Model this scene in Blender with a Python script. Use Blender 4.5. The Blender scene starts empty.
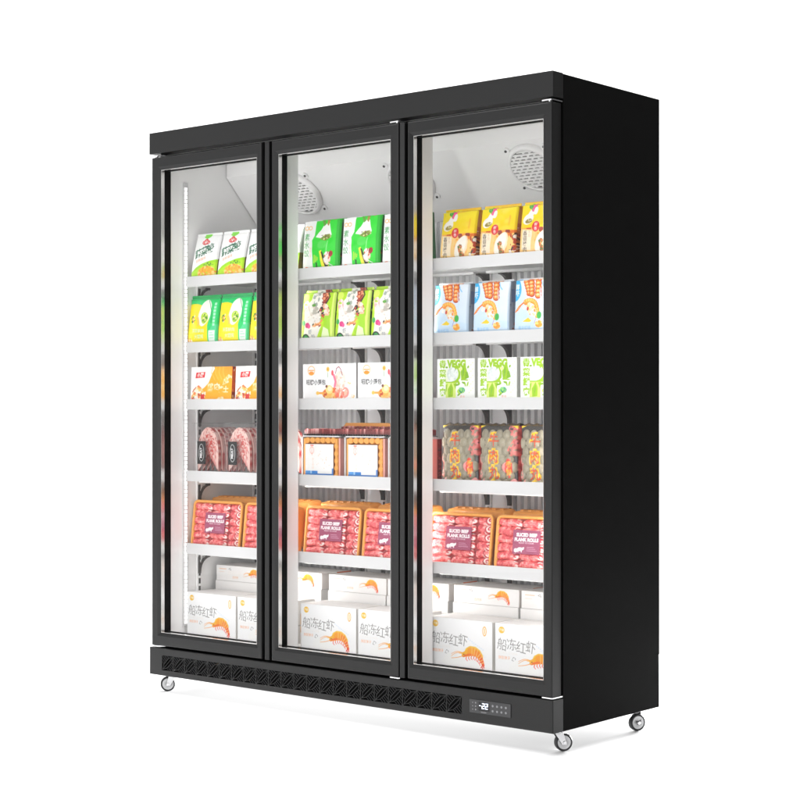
import bpy, bmesh, math, random
import numpy as np
from mathutils import Vector, Matrix

# ------------------------------------------------------------------ camera, world, lamps, exposure
S = bpy.context.scene
COL = S.collection
ZB = 0.066                      # underside of the cabinet above the floor
W, H, D = 1.7207, 1.9, 0.5804   # cabinet body
YAW = 0.697175
CAM = Vector((4.4834, -3.9806, 0.9282 + ZB))
FW = Vector((-math.sin(YAW), math.cos(YAW), 0))
RT = Vector((math.cos(YAW), math.sin(YAW), 0))

cd = bpy.data.cameras.new('camera')
cam = bpy.data.objects.new('camera', cd)
COL.objects.link(cam)
cam.location = CAM
cam.rotation_euler = (math.pi / 2, 0, YAW)
cd.sensor_width = 36
cd.lens = 1686.06 / 800 * 36
cd.shift_y = 9.88 / 800
cd.clip_start = 0.1
cd.clip_end = 100
S.camera = cam

w = bpy.data.worlds.new('World')
S.world = w
w.use_nodes = True
w.node_tree.nodes['Background'].inputs[0].default_value = (1, 1, 1, 1)
w.node_tree.nodes['Background'].inputs[1].default_value = 0.12

S.view_settings.view_transform = 'Standard'
S.view_settings.look = 'None'
S.view_settings.exposure = 0
S.view_settings.gamma = 1
S.cycles.use_denoising = True
S.cycles.max_bounces = 10
S.cycles.diffuse_bounces = 5
S.cycles.transparent_max_bounces = 16
S.cycles.caustics_reflective = False
S.cycles.caustics_refractive = False
S.cycles.sample_clamp_indirect = 6


def lamp(name, loc, target, sx, sy, radiance, color=(1, 1, 1)):
    l = bpy.data.lights.new(name, 'AREA')
    l.shape = 'RECTANGLE'
    l.size, l.size_y = sx, sy
    l.energy = radiance * math.pi * sx * sy
    l.color = color
    o = bpy.data.objects.new(name, l)
    COL.objects.link(o)
    o.location = loc
    o.rotation_euler = (Vector(target) - Vector(loc)).to_track_quat('-Z', 'Y').to_euler()
    return o


lamp('key_softbox', (-2.2, -3.2, 1.6), (0.86, 0, 1.0), 4.2, 3.2, 1.25)
lamp('added_front_fill', (1.3, -4.6, 1.4), (0.86, 0, 0.8), 3.4, 2.6, 3.5)  # added fill out of view, brightens the fronts of the packs
lamp('added_overhead_fill', (1.2, -0.6, 4.6), (1.2, -0.6, 0), 6.0, 6.0, 3.1)  # unseen light added overhead to lift the floor to white
bc = Vector((0.86, 0.29, 0)) + FW * 2.2
lamp('added_backdrop_wash', bc + Vector((0, 0, 4.6)), bc + FW * 3.0 + Vector((0, 0, 1.0)), 10.0, 1.0, 8.0)  # extra wash put in to turn the sweep behind pure white
lamp('added_rear_fill', (0.40, 1.95, 0.085), (0.40, 0.0, 0.03), 2.5, 0.13, 1500)  # added lamp hidden behind the cabinet, thins out the shadow beneath it

# ------------------------------------------------------------------ helpers


def lin(c):
    c = np.asarray(c, float) / 255.0
    return np.where(c <= 0.04045, c / 12.92, ((c + 0.055) / 1.055) ** 2.4)


def mat(name, rgb, rough=0.5, metal=0.0, spec=0.5, bump=0.0, bscale=300.0, coat=0.0, emit=None, estr=0.0, vary=0.0):
    m = bpy.data.materials.new(name)
    m.use_nodes = True
    nt = m.node_tree
    b = nt.nodes['Principled BSDF']
    b.inputs['Base Color'].default_value = (*rgb, 1)
    b.inputs['Roughness'].default_value = rough
    b.inputs['Metallic'].default_value = metal
    b.inputs['Specular IOR Level'].default_value = spec
    b.inputs['Coat Weight'].default_value = coat
    b.inputs['Coat Roughness'].default_value = 0.08
    if emit:
        b.inputs['Emission Color'].default_value = (*emit, 1)
        b.inputs['Emission Strength'].default_value = estr
    if bump or vary:
        tc = nt.nodes.new('ShaderNodeTexCoord')
        n = nt.nodes.new('ShaderNodeTexNoise')
        n.inputs['Scale'].default_value = bscale
        n.inputs['Detail'].default_value = 3
        nt.links.new(tc.outputs['Object'], n.inputs['Vector'])
        if bump:
            bp = nt.nodes.new('ShaderNodeBump')
            bp.inputs['Strength'].default_value = bump
            bp.inputs['Distance'].default_value = 0.002
            nt.links.new(n.outputs['Fac'], bp.inputs['Height'])
            nt.links.new(bp.outputs['Normal'], b.inputs['Normal'])
        if vary:
            r = nt.nodes.new('ShaderNodeMapRange')
            r.inputs[3].default_value = rough - vary
            r.inputs[4].default_value = rough + vary
            nt.links.new(n.outputs['Fac'], r.inputs[0])
            nt.links.new(r.outputs[0], b.inputs['Roughness'])
    return m


def print_mat(name, rough, bump, bscale, coat=0.0):
    m = mat(name, (1, 1, 1), rough, bump=bump, bscale=bscale, coat=coat)
    nt = m.node_tree
    a = nt.nodes.new('ShaderNodeVertexColor')
    a.layer_name = 'Col'
    nt.links.new(a.outputs['Color'], nt.nodes['Principled BSDF'].inputs['Base Color'])
    return m


def clear_mat(name, refl, rough=0.02, tint=(1, 1, 1)):
    m = bpy.data.materials.new(name)
    m.use_nodes = True
    nt = m.node_tree
    nt.nodes.remove(nt.nodes['Principled BSDF'])
    t = nt.nodes.new('ShaderNodeBsdfTransparent')
    t.inputs[0].default_value = (*tint, 1)
    g = nt.nodes.new('ShaderNodeBsdfGlossy')
    g.inputs['Roughness'].default_value = rough
    lw = nt.nodes.new('ShaderNodeLayerWeight')
    lw.inputs['Blend'].default_value = 0.5
    pw_ = nt.nodes.new('ShaderNodeMath')
    pw_.operation = 'POWER'
    pw_.inputs[1].default_value = 5.0
    nt.links.new(lw.outputs['Facing'], pw_.inputs[0])
    f = nt.nodes.new('ShaderNodeMath')
    f.operation = 'MULTIPLY_ADD'
    f.inputs[1].default_value = 1.0 - refl
    f.inputs[2].default_value = refl
    nt.links.new(pw_.outputs[0], f.inputs[0])
    x = nt.nodes.new('ShaderNodeMixShader')
    nt.links.new(f.outputs[0], x.inputs[0])
    nt.links.new(t.outputs[0], x.inputs[1])
    nt.links.new(g.outputs[0], x.inputs[2])
    nt.links.new(x.outputs[0], nt.nodes['Material Output'].inputs['Surface'])
    return m


BLACK = mat('black_powder_coat', (0.007, 0.007, 0.0072), 0.42, spec=0.36, bump=0.05, bscale=900, vary=0.04)
SIDEB = mat('shaded_matte_black', (0.002, 0.002, 0.002), 0.7, spec=0.07, bump=0.04, bscale=900)  # darker and duller than the front's black: the side's shade put into the colour
MATTE = mat('black_gasket', (0.004, 0.004, 0.004), 0.7, spec=0.15)
WHITE = mat('white_enamel', (0.87, 0.865, 0.86), 0.45, bump=0.02, bscale=400)
RAILW = mat('white_rail_plastic', (0.66, 0.66, 0.66), 0.4)
GREYP = mat('grey_panel', (0.5, 0.5, 0.505), 0.5)
DARKG = mat('dark_slot', (0.05, 0.048, 0.046), 0.6)
BRKT = mat('dark_bracket_steel', (0.045, 0.038, 0.035), 0.45)
CHROME = mat('polished_metal', (0.82, 0.82, 0.83), 0.14, metal=1.0)
BRUSH = mat('brushed_aluminium', (0.80, 0.79, 0.78), 0.22, metal=1.0)
STEEL = mat('zinc_plated_steel', (0.66, 0.66, 0.67), 0.2, metal=1.0)
RUBBER = mat('grey_rubber', (0.03, 0.03, 0.032), 0.5)
HUBM = mat('white_wheel_hub', (0.75, 0.75, 0.76), 0.35)
SCREEN = mat('screen_black', (0.004, 0.004, 0.006), 0.15)
PANELG = mat('panel_grey', (0.035, 0.035, 0.037), 0.4)
DIGIT = mat('lit_digits', (0.8, 0.85, 1.0), 0.5, emit=(0.75, 0.85, 1.0), estr=1.4)
ICON = mat('panel_icon_print', (0.22, 0.22, 0.23), 0.5)
LED = mat('led_diode', (1, 1, 1), 0.5, emit=(1.0, 0.985, 0.97), estr=68.0)
LED2 = mat('led_diode_soft', (1, 1, 1), 0.5, emit=(1.0, 0.985, 0.97), estr=2.2)
LED3 = mat('led_diode_dim', (1, 1, 1), 0.5, emit=(1.0, 0.985, 0.97), estr=15.0)
LEDH = mat('led_housing', (0.6, 0.6, 0.6), 0.4)
GLASS = clear_mat('door_glass', 0.012, 0.0)
FILM = clear_mat('clear_plastic', 0.06, 0.16, (0.985, 0.985, 0.985))
STUDIO = mat('white_studio_paint', (0.88, 0.88, 0.88), 0.9, spec=0.0)
PAPER = print_mat('printed_carton', 0.5, 0.03, 120)
POUCH = print_mat('printed_pouch_film', 0.3, 0.22, 55)
MEAT = print_mat('meat_surface', 0.35, 0.25, 260, coat=0.25)
CARD = print_mat('printed_label', 0.45, 0.0, 100)
ORANGE = mat('orange_tray_plastic', (0.80, 0.36, 0.075), 0.35, bump=0.03, bscale=200)


class MB:
    """collects shapes for one mesh"""

    def __init__(self):
        self.bm = bmesh.new()

    def box(self, x0, x1, y0, y1, z0, z1, mi=0):
        v = [self.bm.verts.new(p) for p in ((x0, y0, z0), (x1, y0, z0), (x1, y1, z0), (x0, y1, z0),
                                            (x0, y0, z1), (x1, y0, z1), (x1, y1, z1), (x0, y1, z1))]
        for q in ((0, 3, 2, 1), (4, 5, 6, 7), (0, 1, 5, 4), (1, 2, 6, 5), (2, 3, 7, 6), (3, 0, 4, 7)):
            f = self.bm.faces.new([v[i] for i in q])
            f.material_index = mi
        return self

    def prism(self, pts, axis, a, b, mi=0):
        """polygon pts (2-D) extruded along axis from a to b"""
        def P(p, t):
            return {0: (t, p[0], p[1]), 1: (p[0], t, p[1]), 2: (p[0], p[1], t)}[axis]
        A = [self.bm.verts.new(P(p, a)) for p in pts]
        B = [self.bm.verts.new(P(p, b)) for p in pts]
        n = len(pts)
        fs = [self.bm.faces.new(A), self.bm.faces.new(B[::-1])]
        for i in range(n):
            fs.append(self.bm.faces.new((A[i], B[i], B[(i + 1) % n], A[(i + 1) % n])))
        for f in fs:
            f.material_index = mi
        return self

    def cyl(self, p0, p1, r, n=24, r1=None, mi=0):
        p0, p1 = Vector(p0), Vector(p1)
        q = (p1 - p0).to_track_quat('Z', 'Y')
        r1 = r if r1 is None else r1
        A, B = [], []
        for i in range(n):
            a = 2 * math.pi * i / n
            d = q @ Vector((math.cos(a), math.sin(a), 0))
            A.append(self.bm.verts.new(p0 + d * r))
            B.append(self.bm.verts.new(p1 + d * r1))
        self.bm.faces.new(A[::-1]).material_index = mi
        self.bm.faces.new(B).material_index = mi
        for i in range(n):
            f = self.bm.faces.new((A[i], A[(i + 1) % n], B[(i + 1) % n], B[i]))
            f.smooth = True
            f.material_index = mi
        return self

    def ring(self, rects):
        """closed sweep through rectangles [(x0,x1,z0,z1,y)], first joined to last"""
        L = []
        for x0, x1, z0, z1, y in rects:
            L.append([self.bm.verts.new(p) for p in ((x0, y, z0), (x1, y, z0), (x1, y, z1), (x0, y, z1))])
        n = len(L)
        for k in range(n):
            a, b = L[k], L[(k + 1) % n]
            for i in range(4):
                self.bm.faces.new((a[i], a[(i + 1) % 4], b[(i + 1) % 4], b[i]))
        return self

    def lathe(self, prof, org, axis, n=32, mi=0):
        """prof: (r, t) pairs turned about axis through org, closed"""
        org = Vector(org)
        q = Vector(axis).to_track_quat('Z', 'Y')
        R = []
        for r, t in prof:
            R.append([self.bm.verts.new(org + q @ Vector((r * math.cos(2 * math.pi * i / n), r * math.sin(2 * math.pi * i / n), t))) for i in range(n)])
        for k in range(len(prof)):
            a, b = R[k], R[(k + 1) % len(prof)]
            for i in range(n):
                f = self.bm.faces.new((a[i], a[(i + 1) % n], b[(i + 1) % n], b[i]))
                f.smooth = True
                f.material_index = mi
        return self

    def build(self, name, mats, parent=None, bevel=0.0, seg=2, loc=None):
        bm = self.bm
        if bevel:
            bmesh.ops.bevel(bm, geom=[e for e in bm.edges if len(e.link_faces) == 2 and e.calc_face_angle(0) > 0.6],
                            offset=bevel, segments=seg, profile=0.5, affect='EDGES', clamp_overlap=True)
        bmesh.ops.recalc_face_normals(bm, faces=bm.faces)
        me = bpy.data.meshes.new(name)
        bm.to_mesh(me)
        bm.free()
        for m in (mats if isinstance(mats, (list, tuple)) else [mats]):
            me.materials.append(m)
        o = bpy.data.objects.new(name, me)
        COL.objects.link(o)
        if parent:
            o.parent = parent
        if loc:
            o.location = loc
        return o


def empty(name, loc=(0, 0, 0), parent=None):
    o = bpy.data.objects.new(name, None)
    o.empty_display_size = 0.05
    COL.objects.link(o)
    o.location = loc
    o.parent = parent
    return o


def tag(o, label, cat, group=None):
    o['label'] = label
    o['category'] = cat
    if group:
        o['group'] = group
    return o


# ------------------------------------------------------------------ setting: white studio sweep
base = Vector((CAM.x, CAM.y, 0))
prof = [(0.2, 0.0), (7.0, 0.0)]
for i in range(1, 17):
    a = math.pi / 2 * i / 16
    prof.append((7.0 + 2.0 * math.sin(a), 2.0 - 2.0 * math.cos(a)))
prof.append((9.0, 6.5))
bm = bmesh.new()
A = []
for z_, h_ in prof:
    A.append([bm.verts.new(base + FW * z_ + RT * s + Vector((0, 0, h_))) for s in (-7.0, 7.5)])
for k in range(len(A) - 1):
    f = bm.faces.new((A[k][0], A[k][1], A[k + 1][1], A[k + 1][0]))
    f.smooth = True
me = bpy.data.meshes.new('studio_floor')
bm.to_mesh(me)
bm.free()
me.materials.append(STUDIO)
o = bpy.data.objects.new('studio_floor', me)
COL.objects.link(o)
o['kind'] = 'structure'
o['label'] = 'seamless white studio floor sweeping up behind the freezer'

# ------------------------------------------------------------------ freezer
FZ = empty('display_freezer')
tag(FZ, 'tall black upright freezer with three glass doors, lit white inside, standing on small castors', 'freezer')
UP = (0, 0, ZB)


def part(mb, name, m, bevel=0.0, parent=None, seg=2):
    return mb.build(name, m, parent or FZ, bevel, seg, UP if parent is None else None)


# outer shell
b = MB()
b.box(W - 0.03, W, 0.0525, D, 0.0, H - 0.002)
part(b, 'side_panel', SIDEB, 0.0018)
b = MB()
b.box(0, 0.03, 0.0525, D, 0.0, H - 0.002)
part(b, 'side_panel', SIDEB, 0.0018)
b = MB()
b.box(0.031, W - 0.031, 0.0525, D - 0.001, H - 0.062, H - 0.003)
part(b, 'top_panel', BLACK, 0.001)
b = MB()
b.box(0.031, W - 0.031, D - 0.025, D - 0.002, 0.0, H - 0.063)
part(b, 'rear_panel', BLACK)
b = MB()
b.box(0.031, W - 0.031, 0.0525, D - 0.027, 0.001, 0.10)
part(b, 'machine_compartment', MATTE)
b = MB()
b.box(0, W, 0.0, 0.0515, 1.8262, H)
part(b, 'top_fascia', BLACK, 0.0025, seg=3)

# base fascia with lattice opening
GX0, GX1, GZ0, GZ1 = 0.0656, 1.3905, 0.0195, 0.0715
b = MB()
y0, y1 = 0.0, 0.0515
b.ring([(0, W, 0, 0.0955, y1), (0, W, 0, 0.0955, y0 + 0.0025), (0.0025, W - 0.0025, 0.0025, 0.093, y0), (GX0, GX1, GZ0, GZ1, y0), (GX0, GX1, GZ0, GZ1, y1)])
kick = part(b, 'base_fascia', BLACK)
b = MB()
b.box(GX0 - 0.004, GX1 + 0.004, 0.03, 0.034, GZ0 - 0.004, GZ1 + 0.004)
part(b, 'grille_backing', MATTE, parent=kick)
b = MB()
n = 23
pw = (GX1 - GX0) / n


def bar(x0, z0, x1, z1, t, ya=0.0012, yb=0.006):
    d = Vector((x1 - x0, z1 - z0)).normalized()
    nx, nz = -d.y * t / 2, d.x * t / 2
    b.prism([(x0 + nx, z0 + nz), (x1 + nx, z1 + nz), (x1 - nx, z1 - nz), (x0 - nx, z0 - nz)], 1, ya, yb)


HZ = GZ1 - GZ0
for i in range(n):
    X = GX0 + i * pw

    def q(u, v):
        return X + u * pw, GZ0 + v * HZ
    off = 0.0001 * (i % 2)
    if i:
        bar(*q(0, 0), *q(0, 1), 0.0028, 0.0003, 0.0062)
    # a split leaf along the rising diagonal, hatched corners above and below it
    lines = [((0, 0), (1, 1), .0020)]
    for a, c in (((.08, .08), (.17, .42)), ((.17, .42), (.58, .86)), ((.58, .86), (.92, .92)),
                 ((0, 1), (.37, .64)), ((0, .80), (.27, .53)), ((.20, 1), (.47, .75)), ((0, .60), (.17, .42)), ((.40, 1), (.58, .86))):
        lines.append((a, c, .0020))
        lines.append(((a[1], a[0]), (c[1], c[0]), .0020))
    for k, (a, c, t) in enumerate(lines):
        bar(*q(*a), *q(*c), t, 0.0004 + 0.00004 * k, 0.0058 - 0.00004 * k)
part(b, 'vent_grille', BLACK, parent=kick)

# control panel
PX0, PX1, PZ0, PZ1 = 1.4214, 1.5723, 0.0295, 0.0685
b = MB()
b.box(PX0, PX1, -0.0022, 0.002, PZ0, PZ1)
cp = part(b, 'control_panel', PANELG, 0.001, parent=kick)


def text_mesh(s, size, weight=0.0, res=4):
    c = bpy.data.curves.new('lettering', 'FONT')
    c.body = s
    c.size = size
    c.offset = weight
    c.resolution_u = res
    ob = bpy.data.objects.new('lettering', c)
    COL.objects.link(ob)
    bpy.context.view_layer.update()
    m = bpy.data.meshes.new_from_object(ob)
    bpy.data.objects.remove(ob)
    m.calc_loop_triangles()
    V = np.array([v.co[:2] for v in m.vertices]).reshape(-1, 2)
    T = np.array([t.vertices[:] for t in m.loop_triangles]).reshape(-1, 3)
    bpy.data.meshes.remove(m)
    return V, T


b = MB()
sx0, sx1 = PX0 + 0.034, PX0 + 0.073
b.box(sx0, sx1, -0.0030, -0.0015, PZ0 + 0.008, PZ1 - 0.005)
part(b, 'temperature_screen', SCREEN, parent=cp)
b = MB()
# seven-segment minus 2 2


def seg(x, z, wd, ht, on):
    t = 0.0024
    S7 = {'a': (x, x + wd, z + ht - t, z + ht), 'g': (x, x + wd, z + ht / 2 - t / 2, z + ht / 2 + t / 2), 'd': (x, x + wd, z, z + t),
          'b': (x + wd - t, x + wd, z + ht / 2, z + ht), 'c': (x + wd - t, x + wd, z, z + ht / 2),
          'e': (x, x + t, z, z + ht / 2), 'f': (x, x + t, z + ht / 2, z + ht)}
    for k in on:
        a0, a1, c0, c1 = S7[k]
        sh = 0.0016 * ((c0 + c1) / 2 - z) / ht
        b.box(a0 + sh, a1 + sh, -0.0034 - 0.00005 * 'gadbcef'.index(k), -0.0029, c0, c1)


zc = PZ0 + 0.0145
b.box(sx0 + 0.003, sx0 + 0.009, -0.0034, -0.0029, zc + 0.0075, zc + 0.0099)
seg(sx0 + 0.012, zc, 0.0095, 0.017, 'abged')
seg(sx0 + 0.0245, zc, 0.0095, 0.017, 'abged')
part(b, 'temperature_digits', DIGIT, parent=cp)
b = MB()
for i in range(2):
    for j in range(3):
        x, z = PX0 + 0.012 + i * 0.011, PZ0 + 0.010 + j * 0.010
        b.cyl((x, -0.0022, z), (x, -0.0027, z), 0.0016 + 0.0008 * i, 10)
for i in range(4):
    for j in range(2):
        x, z = PX0 + 0.086 + i * 0.016, PZ0 + 0.012 + j * 0.015
        b.cyl((x, -0.0022, z), (x, -0.0027, z), 0.0034, 14)
b.box(PX0 + 0.043, PX0 + 0.063, -0.0027, -0.0022, PZ0 + 0.0035, PZ0 + 0.0055)
part(b, 'button_marks', ICON, parent=cp)

# inner liner (white box, open at the front)
IX0, IX1, IY1, IZ0, IZ1 = 0.05, W - 0.05, 0.52, 0.137, 1.822
b = MB()
b.box(0.0305, IX0, 0.054, 0.55, 0.104, H - 0.064)
b.box(IX1, W - 0.0305, 0.054, 0.55, 0.104, H - 0.064)
b.box(IX0 + .0003, IX1 - .0003, 0.0545, 0.55, 0.1045, IZ0)
b.box(IX0 + .0003, IX1 - .0003, 0.0545, 0.55, IZ1, H - 0.0645)
b.box(IX0 + .0003, IX1 - .0003, IY1 + 0.012, 0.5495, IZ0 + .0003, IZ1 - .0003)
part(b, 'inner_liner', WHITE)
# black front frame of the cabinet behind the doors
b = MB()
b.ring([(0.031, W - 0.031, 0.098, 1.825, 0.0518), (0.052, W - 0.052, 0.139, 1.820, 0.0518), (0.052, W - 0.052, 0.139, 1.820, 0.0538), (0.031, W - 0.031, 0.098, 1.825, 0.0538)])
part(b, 'front_frame', MATTE)
# sloping fan hood
b = MB()
b.prism([(0.325, IZ1 - .0005), (0.325, 1.7736), (0.522, 1.571), (0.531, 1.571), (0.531, IZ1 - .0005)], 0, IX0 + 0.004, IX1 - 0.004)
hood = part(b, 'fan_hood', WHITE, 0.003)
sl = Vector((0, 0.197, -0.2026)).normalized()          # down the slope
nrm = Vector((0, -0.2026, -0.197)).normalized()        # out of the slope
for fx in (0.356, 0.868, 1.376):
    c0 = Vector((fx, 0.396, 1.7736 - 0.071 * 1.0284))

    def P(a, d, h):
        return c0 + Vector((1, 0, 0)) * a + sl * d + nrm * h
    b = MB()
    R = 0.090
    b.lathe([(R, 0.0), (R + .002, 0.004), (R - .003, 0.016), (R - .012, 0.0205), (R - .014, 0.017), (R - .014, 0.0)], c0, nrm, 48)
    for ang in (45, 135, 225, 315):
        a = math.radians(ang)
        u0, v0 = math.cos(a), math.sin(a)
        b.cyl(P(u0 * (R + .012), v0 * (R + .012), 0.0), P(u0 * (R + .012), v0 * (R + .012), 0.006), 0.0115, 16)
    fan = part(b, 'fan_grille', WHITE, parent=None)
    for ang in (45, 135, 225, 315):
        a = math.radians(ang)
        u0, v0 = math.cos(a), math.sin(a)
        b = MB()
        b.cyl(P(u0 * (R + .014), v0 * (R + .014), 0.0062), P(u0 * (R + .014), v0 * (R + .014), 0.0085), 0.0044, 12)
        part(b, 'screw', DARKG, parent=fan)
    b = MB()
    b.cyl(P(0, 0, 0.001), P(0, 0, 0.0075), R - .0135, 40)
    part(b, 'fan_recess', DARKG, parent=fan)
    b = MB()
    rr = R - 0.0135
    k = 0
    d = -rr + 0.006
    while d < rr - 0.004:
        hw = math.sqrt(max(rr * rr - d * d, 0))
        p = [P(-hw, d - .0036, .012), P(hw, d - .0036, .012), P(hw, d + .0036, .012), P(-hw, d + .0036, .012)]
        q2 = [P(-hw, d - .0036, .017), P(hw, d - .0036, .017), P(hw, d + .0036, .017), P(-hw, d + .0036, .017)]
        vv = [b.bm.verts.new(x) for x in p + q2]
        for f in ((0, 1, 2, 3), (4, 7, 6, 5), (0, 4, 5, 1), (1, 5, 6, 2), (2, 6, 7, 3), (3, 7, 4, 0)):
            b.bm.faces.new([vv[i] for i in f])
        # short bridges between the slits, staggered
        s0 = -rr + (0.012 if k % 2 else 0.0)
        while s0 < rr:
            if abs(s0) < hw - 0.003:
                p = [P(s0 - .004, d + .0036, .0125), P(s0 + .004, d + .0036, .0125), P(s0 + .004, d + .0084, .0125), P(s0 - .004, d + .0084, .0125)]
                q2 = [P(s0 - .004, d + .0036, .0165), P(s0 + .004, d + .0036, .0165), P(s0 + .004, d + .0084, .0165), P(s0 - .004, d + .0084, .0165)]
                vv = [b.bm.verts.new(x) for x in p + q2]
                for f in ((0, 1, 2, 3), (4, 7, 6, 5), (0, 4, 5, 1), (1, 5, 6, 2), (2, 6, 7, 3), (3, 7, 4, 0)):
                    b.bm.faces.new([vv[i] for i in f])
            s0 += 0.024
        d += 0.012
        k += 1
    part(b, 'slitted_cover', WHITE, parent=fan)

# ribbed back panel
b = MB()
b.box(IX0 + .001, IX1 - .001, IY1 + 0.004, IY1 + 0.0115, IZ0 + .001, 1.57, 0)
pairs = ((0.557, 0.652), (1.108, 1.199))
flat = [(IX0, IX0 + 0.03)] + [(a - 0.014, c + 0.014) for a, c in pairs] + [(IX1 - 0.03, IX1)]
for a, c in flat:
    b.box(a + .0012, c - .0012, IY1 - 0.004, IY1 + 0.003, IZ0 + .001, 1.569, 1)
for (a0, a1), (c0, c1) in zip(flat[:-1], flat[1:]):
    x = a1 + 0.004
    while x + 0.022 < c0:
        b.prism([(x, IY1 + .0039), (x + .004, IY1 - .006), (x + .018, IY1 - .006), (x + .022, IY1 + .0039)], 2, IZ0 + .001, 1.569, 1)
        x += 0.0277
part(b, 'ribbed_back_panel', [GREYP, mat('pale_grey_enamel', (0.78, 0.78, 0.785), 0.45)])

# slotted uprights
ups = [x for p in pairs for x in p]


def upright(axis, pos):
    b = MB()
    if axis == 'back':
        b.box(pos - 0.011, pos + 0.011, IY1 - 0.013, IY1 - 0.0045, IZ0 + .002, 1.55, 0)
        z = IZ0 + 0.03
        while z < 1.53:
            b.box(pos - 0.0045, pos + 0.0045, IY1 - 0.0137, IY1 - 0.0125, z, z + 0.019, 1)
            z += 0.028
    else:
        x0 = IX0 + .0005 if axis == 'l' else IX1 - 0.0085
        b.box(x0, x0 + 0.008, pos - 0.011, pos + 0.011, IZ0 + .002, 1.50, 0)
        z = IZ0 + 0.03
        while z < 1.48:
            xx = x0 + (0.0078 if axis == 'l' else -0.0006)
            b.box(xx, xx + 0.0008, pos - 0.0045, pos + 0.0045, z, z + 0.019, 1)
            z += 0.028
    part(b, 'slotted_upright', [WHITE, DARKG])


for x in ups:
    upright('back', x)
upright('l', 0.186)
upright('l', 0.47)
upright('r', 0.186)
upright('r', 0.47)

# shelves: board, price rail, two brackets each
LEV = (1.400, 1.168, 0.966, 0.713, 0.456)        # rail tops
BAYS = ((0.063, 0.566), (0.580, 1.146), (1.160, 1.660))
for bi, (x0, x1) in enumerate(BAYS):
    for li, zt in enumerate(LEV):
        b = MB()
        zs = zt - (0.022 if li >= 3 else 0.006)
        b.box(x0, x1, 0.1235, 0.505, zs - 0.014, zs)
        b.box(x0, x1, 0.1238, 0.138, zt - 0.034, zs - 0.0142)
        b.box(x0 + 0.02, x1 - 0.02, 0.16, 0.175, zs - 0.022, zs - 0.0142)
        b.box(x0 + 0.02, x1 - 0.02, 0.40, 0.415, zs - 0.022, zs - 0.0142)
        sh = part(b, 'shelf', WHITE, 0.001)
        b = MB()
        b.prism([(0.1228, zt - 0.037), (0.1228, zt), (0.1175, zt), (0.1175, zt - 0.037)], 0, x0 - 0.003, x1 + 0.003)
        part(b, 'price_rail', RAILW, 0.0008, parent=sh)

        def curve(d):
            pts = [(0.5065, zs - 0.016), (0.5065, zs - 0.078), (0.497, zs - 0.078)]
            for i in range(9):
                a = math.pi / 2 * i / 8
                pts.append((0.497 - 0.05 * (1 - math.cos(a)), zs - 0.072 + 0.050 * math.sin(a)))
            pts.append((0.445, zs - 0.016))
            return pts
        side_pts = [(0.178, zs - 0.030), (0.178, zs - 0.090), (0.190, zs - 0.090)]
        for i in range(7):
            a = math.pi / 2 * i / 6
            side_pts.append((0.190 + 0.045 * (1 - math.cos(a)), zs - 0.085 + 0.050 * math.sin(a)))
        side_pts.append((0.235, zs - 0.027))
        side_pts.append((0.215, zs - 0.027))
        for i in range(7):
            a = math.pi / 2 * (1 - i / 6)
            side_pts.append((0.190 + 0.022 * (1 - math.cos(a)), zs - 0.062 + 0.028 * math.sin(a)))
        for side in (0, 1):
            b = MB()
            if (bi, side) == (0, 0):
                b.prism(side_pts, 0, 0.0592, 0.0625)
            elif (bi, side) == (2, 1):
                b.prism(side_pts, 0, IX1 - 0.0125, IX1 - 0.0092)
            else:
                xx = {(0, 1): 0.557, (1, 0): 0.652, (1, 1): 1.108, (2, 0): 1.199}[(bi, side)]
                b.prism(curve(0), 0, xx - 0.006, xx + 0.006)
            part(b, 'shelf_bracket', BRKT, 0.0, parent=sh)

# mullions between the doors and LED strips
MULL = ((0.532, 0.613), (1.108, 1.1885))
for a, c in MULL:
    b = MB()
    b.box(a, c, 0.0545, 0.112, IZ0 + .001, IZ1 - .001)
    part(b, 'mullion', WHITE, 0.003)


def led(x, y, n, dots, top=1.48, foot=0.30, m=None):
    """vertical diode strip at (x, y) whose light leaves along n"""
    n = Vector(n).normalized()
    t = Vector((-n.y, n.x, 0))
    c = Vector((x, y, 0))
    z0, z1 = (0.16, 1.735) if dots else (foot, top)

    def slab(b, hw, h0, h1, za, zb):
        ps = [c + t * hw + n * h0, c - t * hw + n * h0, c - t * hw + n * h1, c + t * hw + n * h1]
        b.prism([(p.x, p.y) for p in ps], 2, za, zb)
    b = MB()
    slab(b, 0.011, 0.0, 0.005, z0, z1)
    hs = part(b, 'led_housing', LEDH)
    b = MB()
    z = z0 + 0.01
    step = 0.0145
    while z < z1 - step:
        slab(b, 0.0055, 0.0052, 0.0062, z, z + step - 0.0048)
        z += step
    part(b, 'led_strip', m or (LED2 if dots else LED), parent=hs)


led(IX0, 0.122, (1, 0.0, 0), True)
led(IX1, 0.122, (-1, 0.0, 0), False)
for a, c in MULL:
    led(a + 0.030, 0.1135, (-0.40, 0.92, 0), False, 1.64 if a < 1 else 1.50, 0.16 if a < 1 else 0.30)
    led(c - 0.030, 0.1135, (0.15, 1, 0), False, m=LED3)

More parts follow.
